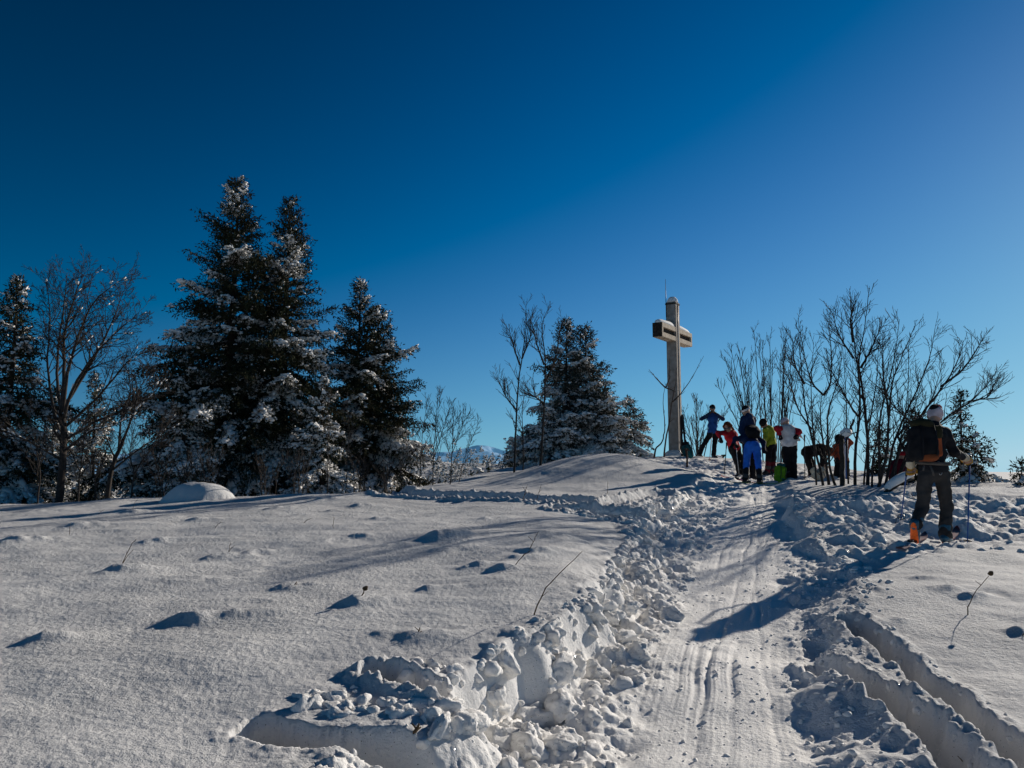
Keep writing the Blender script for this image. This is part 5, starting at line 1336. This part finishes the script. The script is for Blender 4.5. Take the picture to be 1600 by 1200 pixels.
# upright skis held by the person in rust
foot_ = rel(*c1(1388, 740), 17.4); foot_[2] = gz(foot_[0], foot_[1]) - 0.05
topk = rel(*c1(1395, 538), 17.4)
ski('blue and white ski standing upright in the rust-jacketed person\'s hand', foot_, topk, (0, -1, 0), BLUEP, None, 0.11, binding=False)
sk = bpy.data.objects['ski_body' if False else [o.name for o in bpy.data.objects if o.name.startswith('ski_body')][-1]]
mb = MB(); d_ = topk - foot_
mb.tube([d_ * 0.05 + np.array([-0.03, -0.014, 0]), d_ * 0.92 + np.array([-0.03, -0.014, 0])], 0.012, 6); mb.tube([d_ * 0.05 + np.array([0.03, -0.014, 0]), d_ * 0.92 + np.array([0.03, -0.014, 0])], 0.012, 6)
mb.build('edge_stripes', WHP, sk.parent)
# green bag
p = rel(*c1(848, 838), 17.1, 0.0)
M0 = np.eye(3)
backpack('lime green rucksack standing on the snow by the black trousers', p + np.array([0, 0, 0.20]), frame((0.16, 0.15, 1), (1, 0.3, 0)), (0.12, 0.10, 0.20), (GREENB, TEALB, BLKP), stripe=TEALB, h=0.016, straps=True)
# pale sack on the snow
p = rel(*c1(1165, 860), 16.9, 0.0)
volume_root = empty('sack', p); tag(volume_root, 'pale crumpled fabric sack on the snow below the black-clad person', 'sack')
volume('bag', [ell((0, 0, 0.12), (0.17, 0.12, 0.13)), ell((0.10, 0.0, 0.20), (0.08, 0.08, 0.10)), ell((-0.12, -0.03, 0.22), (0.07, 0.06, 0.08))], CREAM, volume_root, 0.014, 0.04, 0.05, 11)
mb = MB(); mb.tube([(-0.1, -0.1, 0.25), (-0.02, -0.15, 0.12), (0.06, -0.14, 0.2), (0.12, -0.12, 0.05)], 0.008, 6); mb.build('cord', STRAP, volume_root)
# gear at the foot of the cross
p = rel(1074, 713, 23.0, 0.0)
backpack('dark green backpack leaning at the foot of the cross', p + np.array([0, 0, 0.24]), frame((-0.25, 0.2, 1), (1, 0.2, 0.2)), (0.15, 0.12, 0.25), (TEALB, BLACKF, BLKP), h=0.02)
for k, (px0, px1, nm) in enumerate(((1066, 1064, 'dark ski leaning against the cross post, nearer to the post'), (1073, 1066, 'dark ski leaning against the cross post, slanting outermost'))):
    a = rel(px0, 716, 23.4 - 0.15 * k, -0.05); b_ = rel(px1, 648, 23.6)
    ski(nm, a, b_, (0.2, -1, 0), BLKP, 'skis leaning on the cross', 0.09)
# ================================================================== CROSS
M_WOOD = mat('weathered_grey_planks', (0.36, 0.32, 0.28), 0.85, 0.3, 6, 0.5, 45, color2=(0.24, 0.205, 0.175))
M_WOODL = mat('pale_warm_planks', (0.46, 0.38, 0.29), 0.85, 0.3, 9, 0.5, 45, color2=(0.28, 0.22, 0.16))  # paler and warmer than the grey planks
M_WOODD = mat('dark_wood', (0.035, 0.026, 0.02), 0.9, 0.4, 12, 0.5, 40)  # near-black tone for the recessed cores, arm ends and collar
def cross():
    Y = 24.0; x = gx(1056, Y, 715); z0 = gz(x, Y)
    top = bearing(1051, 473, Y)[2]; H = top - z0
    root = empty('summit_cross', (x, Y, z0)); tag(root, 'tall weathered wooden summit cross with snow on its arms', 'cross')
    a = np.array([0.552, 0.833, 0]); a /= np.linalg.norm(a); n = np.array([a[1], -a[0], 0]); u = np.array([0, 0, 1.0])
    M = Matrix(((a[0], n[0], 0), (a[1], n[1], 0), (0, 0, 1)))
    g = lambda ca, cn, cz: tuple(a * ca + n * cn + u * cz)
    W = 0.345
    def plank(ca, cn, z0_, z1_, sa, sn, m, nm='post_plank', bev=0.012):
        mb = MB(); mb.box(g(ca, cn, (z0_ + z1_) / 2), (sa, sn, z1_ - z0_), M, bev); return mb.build(nm, m, root, smooth=False)
    plank(-W / 2 + 0.065, 0, -0.6, H, 0.13, W, M_WOOD)
    plank(W / 2 - 0.065, 0, -0.6, H - 0.004, 0.13, W - 0.004, M_WOODL)
    plank(0, 0, -0.6, H - 0.02, 0.09, W - 0.12, M_WOODD, 'core')
    plank(0, W / 2 - 0.03, -0.6, 1.55, 0.088, 0.03, M_WOOD, 'filler_board')
    zc = bearing(1051, 524, Y)[2] - z0; L_ = 2.7; hh = 0.46; aw = 0.33
    def beam(ca, cn, cz, sa, sn, sz, m, nm, bev=0.012):
        mb = MB(); mb.box(g(ca, cn, cz), (sa, sn, sz), M, bev); return mb.build(nm, m, root, smooth=False)
    for sg in (-1, 1):
        mid = sg * (W / 2 + (L_ / 2 - W / 2) / 2); ln = L_ / 2 - W / 2 - 0.004
        beam(mid, 0, zc + hh / 2 - 0.075, ln, aw, 0.15, M_WOODL, 'arm_beam'); beam(mid, 0, zc - hh / 2 + 0.075, ln, aw - 0.004, 0.15, M_WOODL, 'arm_beam')
        beam(mid, 0, zc, ln - 0.02, aw - 0.16, hh - 0.298, M_WOODD, 'arm_core')
        e = sg * (L_ / 2 - 0.06)
        beam(e, 0, zc, 0.115, aw - 0.008, hh - 0.302, M_WOODL, 'end_block')
        beam(sg * (L_ / 2 + 0.006), 0, zc, 0.014, aw - 0.02, hh - 0.02, M_WOODD, 'end_board')
        # roll of snow along the arm
        t = np.linspace(0, 1, 14); P = np.array([g(sg * (W / 2 + 0.02 + q * (L_ / 2 - W / 2 - 0.02)), 0.0, zc + hh / 2 + 0.0 + 0.01 * math.sin(q * 9)) for q in t])
        mb = MB(); mb.tube(P, 0.165 * (0.75 + 0.25 * np.sin(t * 3.0 + 0.4)) * (1 - 0.25 * t ** 6), 14)
        V = mb.v[0]; V[:, 2] = np.where(V[:, 2] > zc + hh / 2, zc + hh / 2 + (V[:, 2] - zc - hh / 2) * 1.0, zc + hh / 2 - 0.004)
        mb.build('snow_roll', M_SNOW_TREE, root)
    beam(0, 0, H - 0.06, W + 0.03, W + 0.03, 0.05, M_WOODD, 'collar', 0.006)
    volume('snow_cap', [ell((0, 0, H + 0.0), (W * 0.54, W * 0.54, 0.21))], M_SNOW_TREE, root, 0.02, 0.01, 0.02, 9, cut=lambda G: (H - 0.002) - G[:, 2])
    tip = bearing(1043, 437, Y)[2] - z0
    mb = MB(); q = np.array(g(-W / 2 - 0.012, -W / 2 + 0.02, 0)); mb.tube([q + (0, 0, H - 0.5), q + (0, 0, H), q + (0, 0, tip)], [0.014, 0.013, 0.006], 6); mb.build('lightning_rod', BLKP, root)
    # cable down the front channel
    mb = MB(); mb.tube([g(0.0, W / 2 + 0.006, z) for z in np.linspace(0.0, H - 0.1, 8)], 0.012, 6); mb.build('cable', STEEL, root)
    # nails / knots
    rng = random.Random(3)
    # trodden snow packed at the foot
    volume('snow_foot', [ell((0, 0, -0.05), (0.42, 0.42, 0.30))], M_SNOW_TREE, root, 0.03, 0.02, 0.05, 6)
cross()

# short stake before the cross
p = np.array([gx(1073, 19.5), 19.5, 0.0]); p[2] = gz(p[0], p[1])
root = empty('wooden_stake', p); tag(root, 'short frayed brown stake in the snow in front of the cross', 'stake')
mb = MB(); mb.tube([(0, 0, -0.1), (0.01, 0, 0.25), (-0.01, 0, 0.5)], [0.03, 0.026, 0.03], 7); mb.build('stake', M_BARK_R, root)
mb = MB()
for k in range(9):
    a = k * 0.7; mb.tube([(-0.01, 0, 0.46), (0.05 * math.cos(a), 0.05 * math.sin(a), 0.5 + 0.02 * (k % 3)), (0.10 * math.cos(a), 0.10 * math.sin(a), 0.46 + 0.03 * (k % 4))], [0.012, 0.010, 0.004], 4)
mb.build('frayed_top', M_BARK_R, root)

# ================================================================== DRY STALKS IN THE SNOW
GST = 'dry plant stalks poking out of the snow'
def stalk(label, pts, r=0.004, seed_head=False, twig=None, group=GST, dyk=0.0):
    x, y = ground_hit(*pts[0]); o = np.array([x, y, gz(x, y)])
    b0 = bearing(*pts[0], y)
    P = np.array([bearing(px, py, y + dyk * k) - b0 for k, (px, py) in enumerate(pts)]); P[0][2] -= 0.06
    n = 10; t = np.linspace(0, 1, len(P)); tt = np.linspace(0, 1, n)
    Q = np.stack([np.interp(tt, t, P[:, k]) for k in range(3)], -1)
    Q[1:-1] = 0.25 * Q[:-2] + 0.5 * Q[1:-1] + 0.25 * Q[2:]
    rg = random.Random(int(pts[0][0] * 7 + pts[0][1]))
    for i in range(1, n): Q[i] += np.array([rg.gauss(0, 1), rg.gauss(0, 1), rg.gauss(0, 0.6)]) * min(0.006, 0.02 * np.linalg.norm(Q[-1]))
    mb = MB(); mb.tube(Q, np.linspace(r, r * 0.35, n), 5)
    for i in range(3, n - 1, 2):
        a = rg.uniform(0, 6.28); l = rg.uniform(0.01, 0.045); mb.tube([Q[i], Q[i] + (l * math.cos(a), l * math.sin(a), l * 0.8)], [r * 0.5, r * 0.25], 3)
    parts = None
    if twig:
        for (f, dx, dz) in twig:
            i = int(f * (n - 1)); mb.tube([Q[i], Q[i] + (dx * 0.5, 0.01, dz * 0.6), Q[i] + (dx, 0.02, dz)], [r * 0.7, r * 0.6, r * 0.4], 4)
    if seed_head:
        root = empty('dry_stalk', o); tag(root, label, 'stalk', group)
        mb.build('stem', M_DRY, root)
        volume('seed_head', [ell(Q[-1], (0.020, 0.020, 0.018)), ell(Q[-1] + (0.008, 0, 0.012), (0.012, 0.012, 0.010))], M_DRY, root, 0.006, 0.006, 0.01, 40)
    else:
        o_ = mb.build('dry_stalk', M_DRY); o_.location = [float(c) for c in o]; tag(o_, label, 'stalk', group)
stalk('long thin stem arching right at the broken snow edge beside the trail', [(832, 964), (845, 935), (870, 902), (912, 866)], 0.005)
stalk('short stalk with a round dark seed head in the middle of the left snowfield', [(561, 944), (570, 934)], 0.006, True)
stalk('forked pair of bent stalks on the left snowfield, nearest the left edge', [(186, 892), (203, 862), (213, 853)], 0.004, twig=[(0.15, 0.09, 0.14)])
stalk('tiny dark twig tip with two leaves on the left snowfield below the humps', [(452, 922), (464, 917)], 0.005, twig=[(0.5, 0.03, 0.03), (0.5, -0.04, 0.0)])
stalk('bent stalk with a dark seed head on the right snowfield below the skier', [(1508, 962), (1515, 938), (1548, 897)], 0.005, True)
stalk('twiggy plant tip on a hump left of the trail, beside another hump', [(822, 866), (834, 850), (842, 836)], 0.004, twig=[(0.5, -0.05, 0.05)])
stalk('thin twig bending right over the hump nearest the broken edge', [(800, 890), (815, 878), (830, 870)], 0.004, twig=[(0.4, 0.1, 0.08)])
stalk('row of fine twigs poking out of the long low hump left of centre', [(355, 868), (360, 850)], 0.003, twig=[(0.4, 0.06, 0.08), (0.2, -0.05, 0.04), (0.1, 0.2, 0.02)])
stalk('dark broken twig tip by the broken snow ledge, above the big notch', [(650, 996), (656, 990)], 0.007, twig=[(0.5, 0.03, 0.02)])
stalk('small twig sticking up beside the leaning log', [(1396, 812), (1402, 800)], 0.006)
stalk('upright twiggy stalk before the mound near the side track', [(815, 782), (820, 768), (824, 752)], 0.006, twig=[(0.5, 0.06, 0.06), (0.7, -0.05, 0.06)])
stalk('second upright twig right of the twiggy stalk before the mound', [(836, 780), (842, 762), (846, 752)], 0.005, twig=[(0.5, 0.05, 0.05)])
stalk('thin stalk standing on the slope of the mound facing the cross', [(948, 772), (950, 752)], 0.005)
stalk('short twig on the packed snow at the right edge of the photo', [(1585, 996), (1600, 990)], 0.006, twig=[(0.4, 0.02, 0.04)])
stalk('broken stick lying at the foot of the notch in the near bank', [(688, 1112), (720, 1108)], 0.006)
stalk('dark root end buried in the foot of the near bank notch', [(636, 1134), (655, 1126)], 0.012, twig=[(0.5, -0.04, -0.02)])
stalk('dry grass tuft behind the climbing skier, left of the legs', [(1428, 782), (1432, 768)], 0.004, twig=[(0.2, 0.05, 0.12), (0.3, -0.06, 0.12), (0.1, 0.09, 0.1), (0.1, -0.02, 0.16)])
stalk('reddish stiff twig growing from the snow block at the lower right', [(1502, 1168), (1510, 1145)], 0.004, twig=[(0.3, 0.03, 0.02), (0.5, -0.02, 0.03)])
for (px, py, w_, h_) in ((108, 836, 2, 18), (205, 800, 10, 16), (150, 805, 14, -8), (332, 826, 16, 10), (520, 826, 2, 18), (470, 818, 18, 8)):
    stalk('very thin pale stalk on the far part of the left snowfield', [(px, py), (px + w_ * .5, py - abs(h_) * .6), (px + w_, py - abs(h_))], 0.003, group='very thin far stalks')

# ================================================================== FAR: SCRUB ON THE OPPOSITE SLOPE, MOUNTAINS
def far_scrub():
    rng = np.random.RandomState(8); mb = MB(); mw = MB()
    n = 1500
    az = np.where(rng.rand(n) < 0.55, R(-8) + R(11) * rng.rand(n), R(-40) + R(62) * rng.rand(n)); r = 30 + 115 * rng.rand(n) ** 1.1
    X, Y = np.sin(az) * r, np.cos(az) * r; Z = snow(X, Y)
    for x, y, z in zip(X, Y, Z):
        h = (0.8 + 2.2 * rng.rand() ** 2) * (1 if rng.rand() < 0.8 else 1.6); w = h * (0.28 + 0.35 * rng.rand())
        k = 46
        t = rng.rand(k) ** 0.7; a = rng.rand(k) * 6.28; q = w * (1 - t) * np.sqrt(rng.rand(k))
        P = np.stack([x + q * np.cos(a), y + q * np.sin(a), z + t * h], -1)
        D = np.stack([np.cos(a), np.sin(a), rng.randn(k) * 0.3 - 0.1], -1); D /= np.linalg.norm(D, axis=1)[:, None]
        V, Q = blades(P, D, 0.32, 0.08, rng); mb.add(V, quads=Q)
        s = rng.rand(k) < 0.40
        lumps(mw, P[s] + (0, 0, 0.06), 0.16, 0.55, rng, ICO_0)
    o = mb.build('far_scrub', M_NEEDLE, None, smooth=False); tag(o, 'dark scrub and little conifers dotting the far snowy hillside', 'far scrub', kind='stuff')
    s = mw.build('scrub_snow', M_SNOW_TREE, o); tag(s, kind='stuff')
far_scrub()

def mountains():
    m = bpy.data.materials.new('haze_tinted_snow_rock'); m.use_nodes = True
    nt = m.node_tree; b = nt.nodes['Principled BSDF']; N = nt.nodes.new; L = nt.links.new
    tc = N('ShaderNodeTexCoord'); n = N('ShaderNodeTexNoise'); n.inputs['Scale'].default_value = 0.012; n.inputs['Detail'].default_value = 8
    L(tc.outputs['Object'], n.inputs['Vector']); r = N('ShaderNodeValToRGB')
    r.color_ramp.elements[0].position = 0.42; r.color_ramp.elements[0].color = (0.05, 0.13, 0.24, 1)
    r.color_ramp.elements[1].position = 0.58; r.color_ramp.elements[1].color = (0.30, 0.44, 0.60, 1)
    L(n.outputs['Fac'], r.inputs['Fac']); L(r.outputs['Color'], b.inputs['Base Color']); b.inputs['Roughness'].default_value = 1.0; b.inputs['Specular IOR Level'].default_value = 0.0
    # aerial haze painted in: bluish base colours plus a faint blue emission
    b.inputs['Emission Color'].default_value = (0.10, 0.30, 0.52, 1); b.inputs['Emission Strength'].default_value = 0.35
    th = np.linspace(R(-75), R(60), 900); rr = np.linspace(3600, 5200, 60)
    A, B = np.meshgrid(th, rr)
    X, Y = np.sin(A) * B, np.cos(A) * B
    ridge = np.exp(-((B - 4300 - 180 * np.sin(A * 9)) / 420.0) ** 2)
    amp = 40 + 48 * np.exp(-((A - R(-2.4)) / R(2.0)) ** 2) + 26 * np.exp(-((A + R(8)) / R(4)) ** 2) - 75 * sstep(R(0.6), R(6), A)
    f = 0.5 + 0.5 * fbm(X * 0.0021, Y * 0.0021, 301, 5, 0.5)
    sharp = 1 - np.abs(fbm(X * 0.004, Y * 0.004, 311, 5, 0.5))
    Z = -75 - 150 * sstep(R(0.5), R(7), A) + ridge * (72 + amp * (0.40 * f + 0.55 * sharp))
    nr, nc = X.shape; V = np.stack([X, Y, Z], -1).reshape(-1, 3)
    i = np.arange(nr - 1)[:, None] * nc; j = np.arange(nc - 1)[None, :]
    Q = np.stack([i + j, i + nc + j, i + nc + j + 1, i + j + 1], -1).reshape(-1, 4)[:, ::-1]
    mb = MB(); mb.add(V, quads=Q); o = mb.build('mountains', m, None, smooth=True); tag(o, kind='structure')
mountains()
# ================================================================== LIGHT, SKY, CAMERA
SUN_EL = R(19.0); SUN_AZ = R(46.0)      # azimuth measured from +Y towards +X
sun = bpy.data.lights.new('sun', 'SUN'); sun.energy = SUN_E = 5.0; sun.angle = R(0.5); sun.color = (1.0, 0.915, 0.80)
so = bpy.data.objects.new('sun', sun); COL.objects.link(so)
sd_ = Vector((math.sin(SUN_AZ) * math.cos(SUN_EL), math.cos(SUN_AZ) * math.cos(SUN_EL), math.sin(SUN_EL)))
so.rotation_euler = sd_.to_track_quat('Z', 'Y').to_euler(); so.location = (20, 20, 20)

world = bpy.data.worlds.new("World"); scene.world = world; world.use_nodes = True
nt = world.node_tree; N = nt.nodes.new; L = nt.links.new
bg = nt.nodes['Background']
sky = N('ShaderNodeTexSky'); sky.sky_type = 'NISHITA'; sky.sun_disc = False
sky.sun_elevation = SUN_EL; sky.sun_rotation = SUN_AZ
sky.altitude = 1500; sky.air_density = 1.0; sky.dust_density = 0.2; sky.ozone_density = 4.0
# crisp winter air at altitude: look the sky up slightly above each direction so no haze band forms,
# then deepen it channel by channel (polarised blue)
tc = N('ShaderNodeTexCoord'); sx = N('ShaderNodeSeparateXYZ'); cx = N('ShaderNodeCombineXYZ')
L(tc.outputs['Generated'], sx.inputs[0])
def mth(op, a, b=None, c=None):
    n = N('ShaderNodeMath'); n.operation = op
    for i, k in enumerate((a, b, c)):
        if k is None: continue
        if isinstance(k, (int, float)): n.inputs[i].default_value = k
        else: L(k, n.inputs[i])
    return n.outputs[0]
zz = mth('MULTIPLY_ADD', mth('MAXIMUM', sx.outputs[2], 0.0), 0.8, 0.08)
L(sx.outputs[0], cx.inputs[0]); L(sx.outputs[1], cx.inputs[1]); L(zz, cx.inputs[2])
nv = N('ShaderNodeVectorMath'); nv.operation = 'NORMALIZE'; L(cx.outputs[0], nv.inputs[0]); L(nv.outputs[0], sky.inputs['Vector'])
sc_ = N('ShaderNodeSeparateColor'); cc_ = N('ShaderNodeCombineColor'); L(sky.outputs[0], sc_.inputs[0])
L(mth('MAXIMUM', mth('MULTIPLY_ADD', sc_.outputs[0], 0.88, -1.08), 0.0), cc_.inputs[0])
def tone(ch, p, a, c):
    y = mth('MULTIPLY', mth('POWER', mth('MULTIPLY', ch, 0.1), p), a)
    return mth('MULTIPLY', mth('DIVIDE', y, mth('MULTIPLY_ADD', y, c, 1.0)), 10.0)
L(tone(sc_.outputs[1], 2.44, 4.1, 1.2), cc_.inputs[1])
L(tone(sc_.outputs[2], 2.9, 4.15, 1.12), cc_.inputs[2])
L(cc_.outputs[0], bg.inputs['Color'])
bg.inputs['Strength'].default_value = 0.1

cam = bpy.data.cameras.new('camera'); co = bpy.data.objects.new('camera', cam); COL.objects.link(co)
cam.sensor_fit = 'HORIZONTAL'; cam.sensor_width = 36; cam.lens = 36 * FOC / 1600
cam.clip_start = 0.05; cam.clip_end = 30000
co.location = (0, 0, EYE); co.rotation_euler = (R(90) + PITCH, 0, 0)
scene.camera = co
scene.view_settings.view_transform = 'Standard'; scene.view_settings.look = 'None'; scene.view_settings.exposure = 0; scene.view_settings.gamma = 1
scene.cycles.use_denoising = True
scene.cycles.max_bounces = 6; scene.cycles.sample_clamp_indirect = 4
